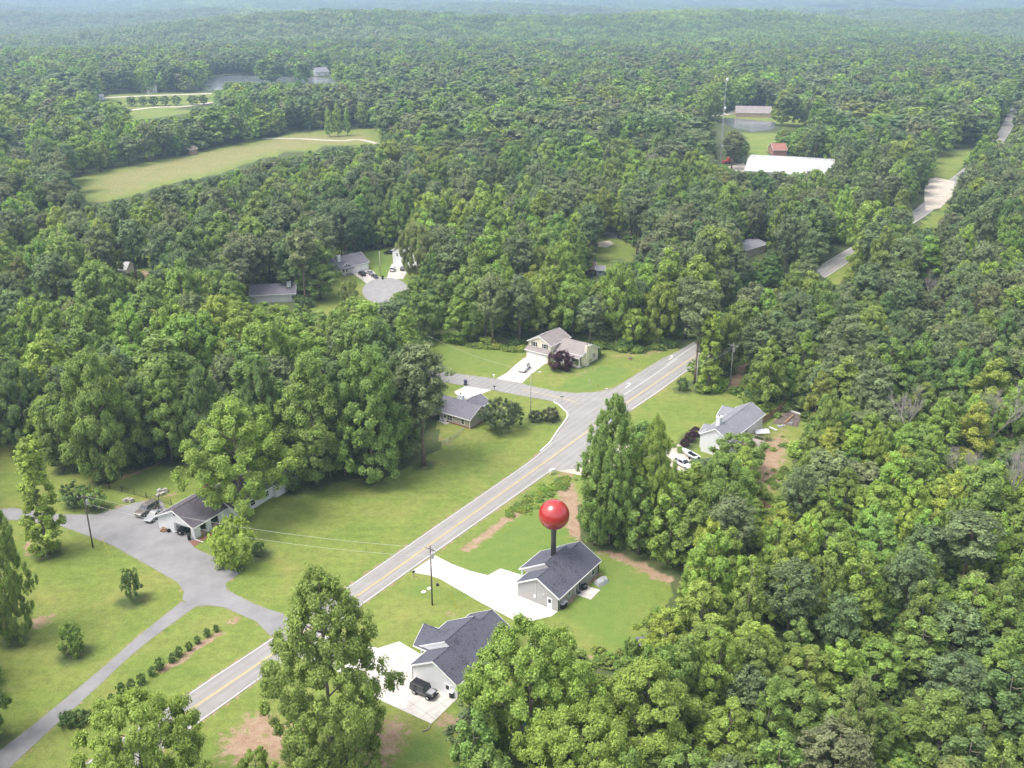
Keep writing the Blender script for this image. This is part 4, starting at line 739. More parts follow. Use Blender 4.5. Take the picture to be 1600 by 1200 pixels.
# ------------------------------------------------------------------ houses
class House:
    def __init__(s, name, label, po, px_, cat='house', wm=None, rm=None, tm=None, off=(0, 0), z=0.0):
        x, y, _ = at(*po); rz = ang(po, px_); s.rz = rz
        x += off[0] * math.cos(rz) - off[1] * math.sin(rz); y += off[0] * math.sin(rz) + off[1] * math.cos(rz)
        s.e = empty(name, (x, y, z), rz, label, cat); s.L = dist(po, px_); s.m = dict(wall=MB(), roof=MB(), fascia=MB()); s.mat = dict(wall=wm, roof=rm, fascia=tm or TRIM)
    def M(s, x=0, y=0, deg=0): return Matrix.Translation((x, y, 0)) @ Matrix.Rotation(R(deg), 4, 'Z')
    def gable(s, x0, x1, y0, y1, hw, rise, over=.4, oe=(.3, .3), M=None, z0=0.0, walls=True, fascia=True, front=(1, 1), gab=True, fs=(-1, 1)):
        yr = (y0 + y1) / 2; t = rise / ((y1 - y0) / 2)
        if walls: s.m['wall'].ring([[(x, y0, z0), (x, y1, z0), (x, y1, hw), (x, yr, hw + rise), (x, y0, hw)] for x in (x0, x1)], M=M)
        elif gab: pass
        up = .2; xa, xb = x0 - oe[0], x1 + oe[1]
        for sgn, ye in ((-1, y0), (1, y1)):
            yo = ye + sgn * over; zo = hw - over * t + up
            q = [(xa, yo, zo), (xb, yo, zo), (xb, yr, hw + rise + up), (xa, yr, hw + rise + up)]
            s.m['roof'].slab(q if sgn < 0 else q[::-1], .16, M)
            if fascia:
                for xe, w_ in (((xa, -.05), (xb, .05)) if sgn in fs else ()):
                    if (xe == xa and oe[0] <= 0) or (xe == xb and oe[1] <= 0): continue
                    a, b_ = sorted((xe, xe + w_)); vs = []
                    for xx in (a, b_): vs += [(xx, yo, zo - .26), (xx, yo, zo + .03), (xx, yr, hw + rise + up + .03), (xx, yr, hw + rise + up - .26)]
                    s.m['fascia'].add(vs, [(0, 1, 2, 3), (7, 6, 5, 4), (0, 4, 5, 1), (1, 5, 6, 2), (2, 6, 7, 3), (3, 7, 4, 0)], M)
                a, b_ = sorted((yo, yo + sgn * .09)); s.m['fascia'].box(xa + .02, xb - .02, a, b_, zo - .2, zo - .02, M)
        s.m['roof'].tube([(xa, yr, hw + rise + up + .01), (xb, yr, hw + rise + up + .01)], .07, 5, M)
    def pent(s, x0, x1, y0, y1, za, zb, M=None):
        s.m['roof'].slab([(x0, y0, za), (x1, y0, za), (x1, y1, zb), (x0, y1, zb)], .16, M); s.m['fascia'].box(x0 + .02, x1 - .02, y0 - .09, y0, za - .2, za - .01, M)
    def done(s):
        for k, b in s.m.items():
            if b.v: b.obj(k, s.mat[k], s.e)
        return s
    def window(s, x, y, z, w, h, face, shutters=False):
        """face: degrees of the outward normal in the house frame"""
        M = Matrix.Translation((x, y, z)) @ Matrix.Rotation(R(face + 90), 4, 'Z'); f = MB(); t = .09
        f.box(-w / 2 - t, -w / 2, -.07, .05, -t, h + t, M); f.box(w / 2, w / 2 + t, -.07, .05, -t, h + t, M); f.box(-w / 2, w / 2, -.07, .05, -t, 0, M); f.box(-w / 2, w / 2, -.07, .05, h, h + t, M); f.box(-w / 2, w / 2, -.05, .03, h / 2 - .025, h / 2 + .025, M)
        if w > 1.3: f.box(-.03, .03, -.052, .03, 0, h, M)
        o = f.obj('window', TRIM, s.e); MB().box(-w / 2, w / 2, -.025, .02, 0, h, M).obj('pane', GLASS, o)
        if shutters:
            for k in (-1, 1): c = k * (w / 2 + t + .22); MB().box(c - .2, c + .2, -.06, -.01, -.02, h + .02, M).obj('shutter', SHUTTER, s.e)
    def door(s, x, y, w, h, face, m=None, lite=True, z=0.0, name='door', panels=0):
        M = Matrix.Translation((x, y, z)) @ Matrix.Rotation(R(face + 90), 4, 'Z'); b = MB().box(-w / 2, w / 2, -.07, .03, .02, h, M)
        for k in range(panels): zz = .08 + (h - .1) * k / panels; b.box(-w / 2 + .05, w / 2 - .05, -.09, -.06, zz + .04, zz + (h - .1) / panels - .04, M)
        o = b.obj(name, m or TRIM, s.e)
        if lite: MB().box(-w * .3, w * .3, -.085, -.06, h * .52, h * .88, M).obj('pane', GLASS, o)
        if name == 'door': MB().tube([(w * .38, -.07, h * .48), (w * .38, -.14, h * .48)], .035, 6, M).obj('handle', STEEL, o)
    def chimney(s, x, y, w, d, z0, z1, m, name='chimney'):
        b = MB().box(x - w / 2, x + w / 2, y - d / 2, y + d / 2, z0, z1); b.box(x - w / 2 - .08, x + w / 2 + .08, y - d / 2 - .08, y + d / 2 + .08, z1, z1 + .12); o = b.obj(name, m, s.e)
        MB().tube([(x, y, z1 + .1), (x, y, z1 + .5)], .16, 8).obj('flue', DARK, o)
    def vent(s, x, y, z, h=.35): MB().tube([(x, y, z), (x, y, z + h)], .07, 6).obj('roof_vent', WHITEPL, s.e)
    def box(s, name, m, *a): return MB().box(*a).obj(name, m, s.e)
def rambler(name, label, B, A, C, wm, pin):
    h = House(name, label, B, C, wm=wm, rm=R_DARK); L = h.L; W = dist(A, B); a, b_ = .27 * L, .78 * L; W2 = W + 1.9; hw = 2.75; t = .56
    h.gable(0, a, 0, W, hw, t * W / 2, oe=(.3, 0)); h.gable(b_, L, 0, W, hw, t * W / 2, oe=(0, .3))
    # middle part: wider, its porch end open on posts
    yr = W2 / 2; rise = t * yr; h.m['wall'].ring([[(x, 0, 0), (x, W2 - 1.9, 0), (x, W2 - 1.9, hw + t * 1.9 - .2), (x, yr, hw + rise), (x, 0, hw)] for x in (a, b_)])
    h.gable(a, b_, 0, W2, hw, rise, oe=(.02, .02), walls=False, fs=(1,))
    for x in (a + .25, (a + b_) / 2, b_ - .25): h.box('porch_post', TRIM, x - .1, x + .1, W2 - .25, W2 - .05, 0, hw - .05)
    h.m['wall'].add([(a - .01, W2 / 2 + 1.2, hw + rise - t * 1.2), (a - .01, W2, hw + .02), (a - .01, W2 - .05, hw - .12), (a - .01, W2 / 2 + .6, hw + .3)], [(0, 1, 2, 3)])
    if not pin:            # front gable over the porch
        w2 = (b_ - a) * .62; h.gable(0, W2 / 2 + 1.0, -w2, 0, hw + .15, .42 * w2, M=h.M(a + .15, W2 / 2 - .2, 90), walls=True, oe=(-.1, .3), z0=hw - .3)
    if pin:
        h.door(-.0, W * .2, .95, 2.05, 180); h.window(L * .27, 0, 1.1, .8, .9, -90); h.door(L * .475, 0, 1.7, 2.05, -90, name='patio_door', lite=False); 
        for k in (-1, 1): h.box('door_pane', GLASS, L * .475 + k * .42 - .32, L * .475 + k * .42 + .32, -.1, -.06, .25, 1.9)
        h.window(L * .86, 0, .8, 1.0, 1.45, -90); h.box('meter_box', WHITEPL, -.18, 0, W * .54, W * .54 + .4, 1.0, 1.6); h.box('conduit', WHITEPL, -.08, 0, W * .55, W * .55 + .05, 1.6, 4.3); h.box('wall_lamp', LAMPGL, -.2, 0, W * .33, W * .33 + .15, 2.3, 2.5)
        h.vent(L * .14, 1.2, hw + .5); h.vent(L * .72, 1.9, hw + .9)
        h.box('downspout', SHUTTER, L - .12, L, -.13, -.02, .05, hw); h.box('downspout', SHUTTER, 0, .1, -.13, -.02, .05, hw)
    else:
        h.door(0, W * .2, 1.0, 2.05, 180); h.box('wall_lamp', LAMPGL, -.2, 0, W * .1, W * .1 + .15, 1.9, 2.1); h.window(L * .3, 0, .9, 1.0, 1.3, -90); h.window(L * .7, 0, .9, 1.0, 1.3, -90); h.vent(L * .2, 1.3, hw + .5)
        h.box('downspout', SHUTTER, 0, .1, W + .02, W + .12, .05, hw); h.box('downspout', TRIM, 0, .1, -.13, -.02, .05, hw)
    return h.done()
rambler('ranch_house', 'grey-sided house with charcoal stepped roof between the white drive and the bright lawn', (871.7, 954.7), (808.7, 931.3), (934.7, 895.8), S_GREY, True)
rambler('ranch_house', 'white-sided house with charcoal roof and cross gable, jeep parked at its end wall', (713.8, 1092), (647, 1060.5), (801, 1009), S_WHITE, False)

# farmhouse with open carport
h = House('farmhouse', 'white ranch house with open carport gable and dark roof under the big yellow-green tree', (304.5, 843), (452, 752), wm=S_WHITE, rm=R_BROWN)
W = 9.6; L1 = 9.2; L2 = h.L; hw = 2.75; t = .50
h.gable(0, L1, 0, W, hw, t * W / 2, walls=False, oe=(.5, .3))
for x0, x1 in ((0, .18),):                                             # gable wall: solid left part, carport opening, corner pier
    h.m['wall'].box(x0, x1, W - 4.3, W, 0, hw); h.m['wall'].box(x0, x1, 0, .8, 0, hw)
    h.m['wall'].ring([[(x, 0, hw), (x, W, hw), (x, W / 2, hw + t * W / 2)] for x in (x0, x1)]); h.m['wall'].box(x0, x1, .8, W - 4.3, hw - .35, hw)
h.m['wall'].box(.18, L1, W - .18, W, 0, hw); h.m['wall'].box(6.6, L1, 0, .18, 0, hw); h.m['wall'].box(L1 - .18, L1 - .02, .18, W - .18, 0, hw); h.m['wall'].box(.18, 1.7, .0, .18, .0, hw); h.m['wall'].box(1.7, 6.6, .0, .18, 2.2, hw); h.m['wall'].box(3.3, 4.6, 0, .18, 0, 2.2); h.m['wall'].box(.18, L1 - .2, W - 4.5, W - 4.3, 0, hw)
h.box('brick_wainscot', BRICKT, 1.7, 3.3, -.03, .15, 0, .8); h.box('brick_wainscot', BRICKT, 4.6, 6.6, -.03, .15, 0, .8)
h.gable(L1 + .02, L2 - 7, -1.6, W - 1.4, 2.75, .46 * 4.9, oe=(.3, .0)); h.gable(L2 - 7, L2, -2.6, W - 3.4, 2.7, .5 * 4.3, oe=(.4, .4))
h.box('gable_vent', SHUTTER, -.06, .01, W / 2 - .3, W / 2 + .3, hw + 1.2, hw + 1.9)
for x in (L1 + 2.2, L1 + 5.6, L2 - 9): h.window(x, -1.6, .9, 1.3, 1.2, -90)
h.box('carport_ceiling', S_LGREY, .25, L1 - .25, .25, W - .25, hw - .06, hw - .02); h.window(L1 + .1, -1.6 + 5.2, 1, 0.1, 0.1, 180) if False else None
h.chimney(L1 + .6, W * .58, 1.4, .9, hw, hw + 3.6, BRICK); h.box('downspout', TRIM, -.1, .02, -.15, -.02, .05, hw); h.box('splash_pipe', TRIM, -.1, .02, -2.2, -.15, .03, .12); h.window(L2, 2.0, 1, 1.2, 1.2, 0); h.done()
sheet('flower_bed', [(295, 846.5), (306, 844), (338, 828), (340, 831), (303, 854.5)], .07, MULCH)

# tan house on the corner lawn
h = House('tan_house', 'small tan house with dark streaked roof and white chimney on the corner lawn', (672, 651.5), (735, 670.5), wm=S_TAN, rm=R_SLATE); W = 8.2; hw = 2.55
h.gable(0, h.L, 0, W, hw, .52 * W / 2); h.m['wall'].box(h.L * .5, h.L * .92, W - .2, W + 4, 0, .01)
h.gable(0, W / 2 + 3.4, -2.6, 2.6, hw, .5 * 2.6, M=h.M(h.L * .56, W / 2, 90), oe=(-.1, .3)); h.box('brick_base', BRICK, -.03, h.L + .03, -.03, W + .03, 0, .35)
h.window(h.L * .82, 0, .8, .95, 1.25, -90); h.window(h.L * .50, 0, .75, 1.5, 1.3, -90); h.window(h.L * .12, 0, 1.3, .8, .7, -90); h.door(h.L * .38, 0, .95, 2.05, -90)
h.chimney(h.L * .46, W * .62, 1.7, .9, hw, hw + 3.1, S_WHITE); h.box('downspout', TRIM, h.L - .14, h.L - .02, -.15, -.03, .05, hw); h.done()
sheet('tan_house_patio', [(683, 658), (696, 663.5), (705, 661), (693, 655.5)], .06, CONC_OLD)

# cream two-storey house
h = House('cream_house', 'cream two-storey house with taupe roof and double white garage behind the burgundy bush', (822, 559), (856.5, 568), wm=S_CREAM, rm=R_TAUPE); G = h.L; W = 9.5
h.m['wall'].box(0, G, 0, 1.2, 0, 2.75); h.pent(-.3, G + .3, -.45, 1.25, 2.75, 3.65)
h.gable(0, W, -G, 0, 5.0, .5 * G / 2, M=h.M(0, 1.2, 90), oe=(.35, .35), over=.35)
R0, R1, yf = G + .02, G + 9.2, 3.6
h.gable(R0, R1, yf, yf + 8.2, 3.5, .5 * 4.1, oe=(-.02, .35)); h.pent(R0, R1, yf - 1.4, yf + .2, 2.85, 3.6)
for x in (R0 + 1.6, R0 + 3.6, R0 + 5.6, R1 - .2): h.box('porch_post', TRIM, x - .09, x + .09, yf - 1.3, yf - 1.12, 0, 2.75)
h.box('porch_floor', CONC_OLD, R0, R1, yf - 1.4, yf - .02, 0, .4)
for x in (R0 + 2.4, R0 + 4.3, R0 + 6.4): h.window(x, yf, 1.0, 1.2, 1.5, -90)
h.window(G * .26, 1.2, 3.75, .9, 1.25, -90, True); h.window(G * .74, 1.2, 3.75, .9, 1.25, -90, True)
h.door(G * .27, 0, G * .40, 2.2, -90, lite=False, name='garage_door', panels=4); h.door(G * .73, 0, G * .40, 2.2, -90, lite=False, name='garage_door', panels=4)
h.m['wall'].box(R1, R1 + .75, yf + 1.2, yf + 2.6, 0, 5.6); h.chimney(R1 + .37, yf + 1.9, .6, 1.2, 5.6, 5.9, S_CREAM); h.window(R1, yf + 5.6, 1.2, .55, 1.2, 0); h.window(R1, yf + 6.5, 1.2, .55, 1.2, 0); h.box('brick_corner', BRICKT, G - .02, G + .03, -.02, 1.2, 0, 2.6); h.done()

# white-sided house right of the road
B, A, C = (1136, 717), (1088.5, 709.5), (1190, 674)
h = House('white_house', 'white house with pale grey roof and tall blank gable right of the main road', B, C, wm=S_WHITE, rm=R_GREY); W = dist(A, B) * .96; hw = 4.6; L = h.L
h.gable(0, L, 0, W, hw, .58 * W / 2); h.gable(0, W / 2 + 2.2, -2.6, 2.6, hw - .6, .55 * 2.6, M=h.M(L * .82, W / 2, 90), oe=(-.1, .3)); h.gable(0, W / 2 + 1.2, -2.4, 2.4, hw - .7, .4 * 2.4, M=h.M(L * .22, W / 2, 90), oe=(-.1, .3))
h.chimney(L * .17, W * .62, 1.5, .9, hw, hw + 3.6, S_WHITE); h.door(0, W * .52, 1.0, 2.05, 180); h.window(0, W * .4, 1.1, 1.0, .8, 180); h.vent(L * .25, 1.6, hw + .9); h.vent(L * .7, 1.6, hw + .9); h.window(L * .5, 0, 2.6, 1.1, 1.3, -90)
h.m['wall'].box(L * .55, L * .7, W, W + .1, 0, .2); h.done()
for px, py, lb in [(1114, 637.5, 'white satellite dish on the near eave of the white house')]:
    pass
# houses round the cul-de-sac and in the woods
def simple(name, label, po, px_, W, hw, t, wm, rm, chim=None, wins=(), cat='house', dormer=None, z=0.0, oe=(.35, .35), door=None, axis90=False):
    h = House(name, label, po, px_, cat=cat, wm=wm, rm=rm)
    if axis90: h.gable(0, W, -h.L, 0, hw, t * h.L / 2, M=h.M(0, 0, 90), oe=oe)
    else: h.gable(0, h.L, 0, W, hw, t * W / 2, oe=oe)
    for u, v, f in wins: h.window(h.L * u if f in (-90, 90) else (0 if f == 180 else h.L), (0 if f == -90 else W * u), v, .9, 1.2, f)
    if door: h.door(h.L * door, 0, 1.0, 2.05, -90)
    if chim: h.chimney(h.L * chim[0], W * chim[1], 1.3, .9, hw * .5, hw + t * W / 2 + 1.0, chim[2])
    if dormer: h.gable(0, W / 2, -1.6, 1.6, hw + .4, 1.0, M=h.M(h.L * dormer + 0, W * .02, 90), oe=(.25, -.1), z0=hw - .4); h.window(h.L * dormer, W * .02 - .02, hw - .1, .8, .9, -90)
    return h.done()
simple('woodland_house', 'grey-roofed house half hidden by trees left of the cul-de-sac', (392, 474), (462, 471), 9, 2.9, .5, S_LGREY, R_SLATE, (.86, .35, S_WHITE), [(.95, 1, -90), (.3, 1, 0)])
h = simple('cul_de_sac_house', 'white house with dark roof, chimney and small dormer at the left of the cul-de-sac', (533, 431), (576, 421), 9.5, 3.0, .62, S_WHITE, R_SLATE, (.10, .30, S_WHITE), [(.1, 1, -90)], dormer=.22, door=.2)
h.box('porch', WOODG, .2, 4.4, -2.2, -.05, 0, .35); h.box('porch_post', TRIM, .3, .5, -2.1, -1.9, .35, 2.7); h.box('porch_post', TRIM, 4.1, 4.3, -2.1, -1.9, .35, 2.7); h.box('porch_roof', R_SLATE, 0, 4.6, -2.4, -.5, 2.7, 2.9)
for k in (.62, .86): h.door(h.L * k, 0, 2.6, 2.2, -90, lite=False, name='garage_door', panels=4)
h = simple('cul_de_sac_house', 'tall white house behind the round pale tree at the cul-de-sac', (614, 413), (652, 424), 10, 5.6, .5, S_WHITE, R_GREY, None, [(.2, 3.8, -90), (.7, 3.8, -90)], axis90=True)
h.door(h.L * .25, 0, 2.8, 2.2, -90, lite=False, name='garage_door', panels=4)
simple('bungalow', 'roof corner of a grey-roofed house just showing below the cul-de-sac', (580, 507), (603, 506), 6, 2.7, .5, S_LGREY, R_SLATE)
simple('flat_roofed_house', 'low tan house with grey shallow roof in the trees left of the far road', (1165, 402.5), (1197, 393), 10, 3.0, .22, mat('tan_stucco', (.55, .47, .38), .8, .1), R_GREY, None, [(.3, 1, -90), (.7, 1, -90)], oe=(.8, .8))
simple('garden_shed', 'little blue-grey shed beside the red barn beyond the cream house', (932, 431), (944, 431), 4, 2.3, .5, mat('bluegrey_boards', (.26, .30, .36), .7), R_GREY, None, [(.5, 1, -90)], 'shed'); simple('garden_shed', 'dark red barn beside the little blue-grey shed beyond the cream house', (917, 430), (931, 430), 6, 2.6, .5, mat('barn_red_boards', (.22, .08, .06), .8), R_RUST, None, [], 'shed')
simple('tin_roofed_house', 'pale roof peeking from the left wood beside a brown yard', (182, 433), (198, 433), 8, 2.8, .45, S_WHITE, R_METAL)
# warehouse, far farm buildings
h = House('warehouse', 'long white metal-roofed warehouse in the woods near the far road', (1163, 281), (1302, 288), cat='warehouse', wm=mat('cream_metal_wall', (.66, .60, .52), .6, .1, .1), rm=R_METAL); h.gable(0, h.L, 0, 58, 5.0, 2.8, oe=(.5, .5)); h.gable(0, 22, -13, 13, 4.6, 1.4, M=h.M(h.L * .70, 14, -90), oe=(-.5, .5)); 
for k in (.12, .3): h.door(h.L * k, 0, 4, 4.2, -90, lite=False, name='loading_door', m=STEEL, panels=6)
h.done()
FARH = [('barn', 'small red-roofed barn behind the warehouse', (1208, 243), (1229, 243), 14, 3.4, .45, mat('barn_brick', (.34, .17, .13), .8), R_RED), ('lake_house', 'ranch house with pale brown roof on the bank of the right pond', (1150, 183), (1205, 184), 22, 3.6, .38, BRICKT, R_TAUPE), ('open_shed', 'open shed with pale roof on the slope behind the pond house', (1160, 165), (1172, 165), 8, 3.4, .25, WOODG, R_METAL), ('far_house', 'white house with pale roof on the far shore of the lake', (494, 119), (515, 118), 20, 4.6, .45, S_WHITE, R_GREY), ('far_barn', 'brown barn left of the white house on the far lake shore', (484, 118), (496, 118), 18, 5, .4, BRICKT, R_RUST), ('trailer_home', 'white trailer home at the left far lane', (149, 157), (163, 156), 8, 4, .15, S_WHITE, R_METAL), ('far_house', 'grey-roofed house in the trees left of the lake', (232, 146), (246, 145), 18, 7, .5, S_LGREY, R_SLATE),
    ('trailer_home', 'pale building at the left edge between far trees', (36, 185), (54, 184), 14, 4, .3, S_WHITE, R_METAL), ('far_house', 'white wall showing among trees at the left edge above the field', (29, 238), (43, 237), 12, 5, .4, S_WHITE, R_GREY), ('field_shed', 'brown shed at the upper edge of the brown field', (297, 243), (309, 241), 7, 3.6, .4, mat('shed_boards', (.30, .22, .17), .8), R_RUST), ('far_house', 'white farmstead showing in the trees right of the lake', (574, 119), (584, 119), 16, 6, .4, S_WHITE, R_METAL), ('far_barn', 'pale long roofs in the far wood right of the lake', (712, 128), (752, 128), 14, 4, .2, WOODG, R_METAL), ('dark_roofed_house', 'dark hip-roofed house behind the warehouse near the far road', (1345, 251), (1372, 251), 16, 4, .4, BRICKT, R_SLATE)]
for nm, lb, a, c, W, hw, t, wm, rm in FARH: simple(nm, lb, a, c, W, hw, t, wm, rm, cat='barn' if 'barn' in nm else 'shed' if 'shed' in nm else 'house', wins=[(.25, 1.2, -90), (.7, 1.2, -90)] if 'house' in nm or 'home' in nm else [])
# little black shed on the back lawn
h = House('tool_shed', 'little black shed with grey lid roof at the far corner of the bright lawn', (999, 1023), (1012, 1021), cat='shed', wm=DARK, rm=mat('shed_roof_felt', (.16, .16, .19), .6)); h.gable(0, h.L, 0, 1.9, 1.75, .4, over=.15, oe=(.1, .1), fascia=False); h.done()
# ------------------------------------------------------------------ vehicles
def car(kind, m, label, px, py, heading, scale=1.0, group=None, name=None, cat='car', hood=None):
    """x forward; lofted body, glazed cabin, four wheels with rims, lamps"""
    S = dict(sedan=(4.7, 1.82, 1.45), suv=(4.8, 1.92, 1.78), pickup=(5.6, 1.98, 1.85), jeep=(4.4, 1.86, 1.85), bigsuv=(5.2, 2.0, 1.9))[kind]; L, W, Ht = S; hl, hw = L / 2, W / 2
    e = empty(name or dict(sedan='parked_car', suv='parked_suv', pickup='pickup_truck', jeep='off_road_jeep' if 0 else 'off_roader', bigsuv='parked_suv')[kind], at(px, py, .045), heading, label, cat, group); e.scale = (scale,) * 3
    belt = {'sedan': .92, 'suv': 1.08, 'pickup': 1.12, 'jeep': 1.12, 'bigsuv': 1.12}[kind]; hood_z = belt - (.10 if kind != 'jeep' else .02); g0 = .28 if kind == 'sedan' else .36
    st = {'sedan': [(-hl, .5, .82, .80), (-hl + .15, .34, .90, .93), (-hl + 1.0, g0, belt, 1), (0, g0, belt, 1), (hl - 1.5, g0, belt - .03, 1), (hl - .5, .32, hood_z - .08, .96), (hl - .08, .36, .70, .84), (hl, .45, .62, .78)],
          'jeep': [(-hl, .5, belt, .93), (-hl + .1, .45, belt, .95), (0, .45, belt, .95), (hl - 1.5, .45, belt, .90), (hl - .45, .5, hood_z, .72), (hl - .3, .5, hood_z - .03, .70), (hl - .25, .52, .95, .70)]}.get(kind, [(-hl, .5, belt - .05, .88), (-hl + .12, .42, belt, .95), (0, g0, belt, 1), (hl - 1.5, g0, belt, 1), (hl - .4, .4, hood_z, .95), (hl - .06, .42, .86, .86), (hl, .5, .76, .8)])
    rings = []
    for x, z0, z1, w_ in st:
        a = hw * w_; rings.append([(x, -a * .9, z0), (x, a * .9, z0), (x, a, z0 + .18), (x, a, z1 - .14), (x, a * .94, z1 - .03), (x, a * .82, z1), (x, -a * .82, z1), (x, -a * .94, z1 - .03), (x, -a, z1 - .14), (x, -a, z0 + .18)])
    bd = MB().ring(rings)
    cab = {'sedan': (-hl + .75, -hl + 1.45, hl - 2.3, hl - 1.45), 'suv': (-hl + .1, -hl + .45, hl - 2.2, hl - 1.45), 'bigsuv': (-hl + .1, -hl + .4, hl - 2.3, hl - 1.5), 'pickup': (-.55 - .35, -.75, hl - 2.35, hl - 1.6), 'jeep': (-hl + .08, -hl + .15, hl - 1.75, hl - 1.5)}[kind]
    x0, x1, x2, x3 = cab; a, c = hw * .9, hw * (.72 if kind != 'jeep' else .82)
    if kind == 'pickup':                                                # open bed
        bd.box(-hl + .05, x0 - .03, -hw * .97, -hw * .86, belt - .02, belt + .05); bd.box(-hl + .05, x0 - .03, hw * .86, hw * .97, belt - .02, belt + .05)
        MB().box(-hl + .14, x0 - .06, -hw * .84, hw * .84, belt - .0, belt + .015).obj('truck_bed', DARK, e)
    bo = bd.obj('body', m, e, True)
    md = bo.modifiers.new('edge', 'EDGE_SPLIT'); md.split_angle = R(38)
    MB().add([(x0, -a, belt - .03), (x3, -a, belt - .03), (x3, a, belt - .03), (x0, a, belt - .03), (x1, -c, Ht - .06), (x2, -c, Ht - .06), (x2, c, Ht - .06), (x1, c, Ht - .06)], [(0, 1, 5, 4), (1, 2, 6, 5), (2, 3, 7, 6), (3, 0, 4, 7), (4, 5, 6, 7), (0, 3, 2, 1)]).obj('windows', GLASS, e)
    rf = MB().add([(x1 - .04, -c - .02, Ht - .07), (x2 + .04, -c - .02, Ht - .07), (x2 + .04, c + .02, Ht - .07), (x1 - .04, c + .02, Ht - .07), (x1 + .15, -c * .86, Ht), (x2 - .12, -c * .86, Ht), (x2 - .12, c * .86, Ht), (x1 + .15, c * .86, Ht)], [(0, 1, 5, 4), (1, 2, 6, 5), (2, 3, 7, 6), (3, 0, 4, 7), (4, 5, 6, 7), (0, 3, 2, 1)])
    xm = (x1 + x2) / 2 - .1
    for s in (-1, 1):
        for (p, q) in (((x0, s * a, belt - .03), (x1, s * c, Ht - .05)), ((x3, s * a, belt - .03), (x2, s * c, Ht - .05)), ((xm, s * (a + .01), belt - .03), (xm, s * (c + .01), Ht - .05))): rf.tube([p, q], .05, 4)
        if kind in ('suv', 'bigsuv', 'jeep'): xq = x0 + .95; rf.tube([(xq, s * (a + .01), belt - .03), (xq + .05, s * (c + .01), Ht - .05)], .07, 4)
    rf.obj('roof', DARK if kind == 'jeep' else m, e)
    if kind == 'jeep':
        for sx in (-1, 1):
            for s in (-1, 1): MB().box(sx * 1.38 - .5, sx * 1.38 + .5, s * .72 - .23, s * .72 + .23, .86, .95).obj('fender', DARK, e)
        MB().box(hl - .3, hl - .02, -.8, .8, .48, .68).obj('bumper', DARK, e); MB().box(hl - 1.35, hl - .32, -.56, .56, hood_z - .02, hood_z + .035).obj('hood', hood or P_SILVER, e)
        MB().tube([(-hl - .22, 0, .95), (-hl + .0, 0, .95)], .38, 12).obj('spare_wheel', TYRE, e)
    wr = .34 if kind == 'sedan' else .40
    for sx in (hl - .92, -hl + .95):
        for s in (-1, 1):
            t_ = MB().tube([(sx, s * (hw - .24), wr), (sx, s * (hw + .015), wr)], wr, 14).obj('wheel', TYRE, e); MB().tube([(sx, s * (hw - .02), wr), (sx, s * (hw + .03), wr)], wr * .62, 10).obj('rim', RIM, t_)
    for s in (-1, 1):
        z = .66 if kind == 'sedan' else .84; y = s * hw * .62 if kind != 'jeep' else s * .5
        MB().blob((hl - (.10 if kind != 'jeep' else .26), y, z), (.1, .18 if kind != 'jeep' else .12, .09), 8).obj('headlight', LAMPGL, e)
        MB().box(-hl - .03, -hl + .12, s * hw * .72 - .12, s * hw * .72 + .12, z, z + .22).obj('tail_light', TAILGL, e); MB().box(x3 - .35, x3 - .2, s * (hw + .02) - .09, s * (hw + .02) + .09, belt, belt + .14).obj('mirror', m, e)
    return e
H_ = lambda a, b: ang(a, b)
car('jeep', P_GREY, 'grey off-road jeep with black hardtop and silver hood on the lower concrete drive', 663, 1085, H_((645, 1077), (680, 1093)), hood=P_SILVER)
car('bigsuv', P_TAN, 'bronze large SUV parked outermost on the farmhouse asphalt yard', 230, 801, H_((246, 792), (214, 811)), 1.05)
car('sedan', P_SILVER, 'silver car tucked between the bronze SUV and the farmhouse wall', 240, 810, H_((250, 801), (232, 817)))
car('sedan', P_BLACK, 'black car standing inside the farmhouse carport', 293, 829, H_((310, 821), (288, 833)))
car('pickup', P_WHITE, 'white pickup truck on the drive of the cream house', 819.5, 578, H_((828, 568), (811, 586)), .98, cat='truck')
car('suv', P_WHITE, 'white SUV parked below the boat at the white house', 1068, 729, H_((1054, 722), (1082, 737)))
car('suv', P_BLACK, 'black SUV on the cul-de-sac drive nearest the white house wall', 565.5, 430, H_((575, 436), (556, 424)), .95)
car('sedan', P_SILVER, 'pale covered car behind the black SUV at the cul-de-sac house', 578, 428.5, H_((586, 433), (569, 424)), .95)
car('sedan', P_GREY, 'dark grey sedan at the foot of the left cul-de-sac drive', 585.5, 433.5, H_((592, 437.5), (578, 429)), .9)
car('suv', P_WHITE, 'white SUV on the right cul-de-sac drive', 613.5, 423, H_((611, 428), (616, 418)), .95)
car('sedan', P_GREY, 'dark sedan beside the white SUV on the right cul-de-sac drive', 629.5, 421.5, H_((626, 426), (633, 416)), .95)
car('pickup', P_BLACK, 'black pickup on the grass behind the tall cul-de-sac house', 609, 397, 3.0, .9, cat='truck')
car('sedan', P_RED, 'red car hidden among leaves at the white house drive', 1023, 704, H_((1030, 712), (1016, 696)), .95)
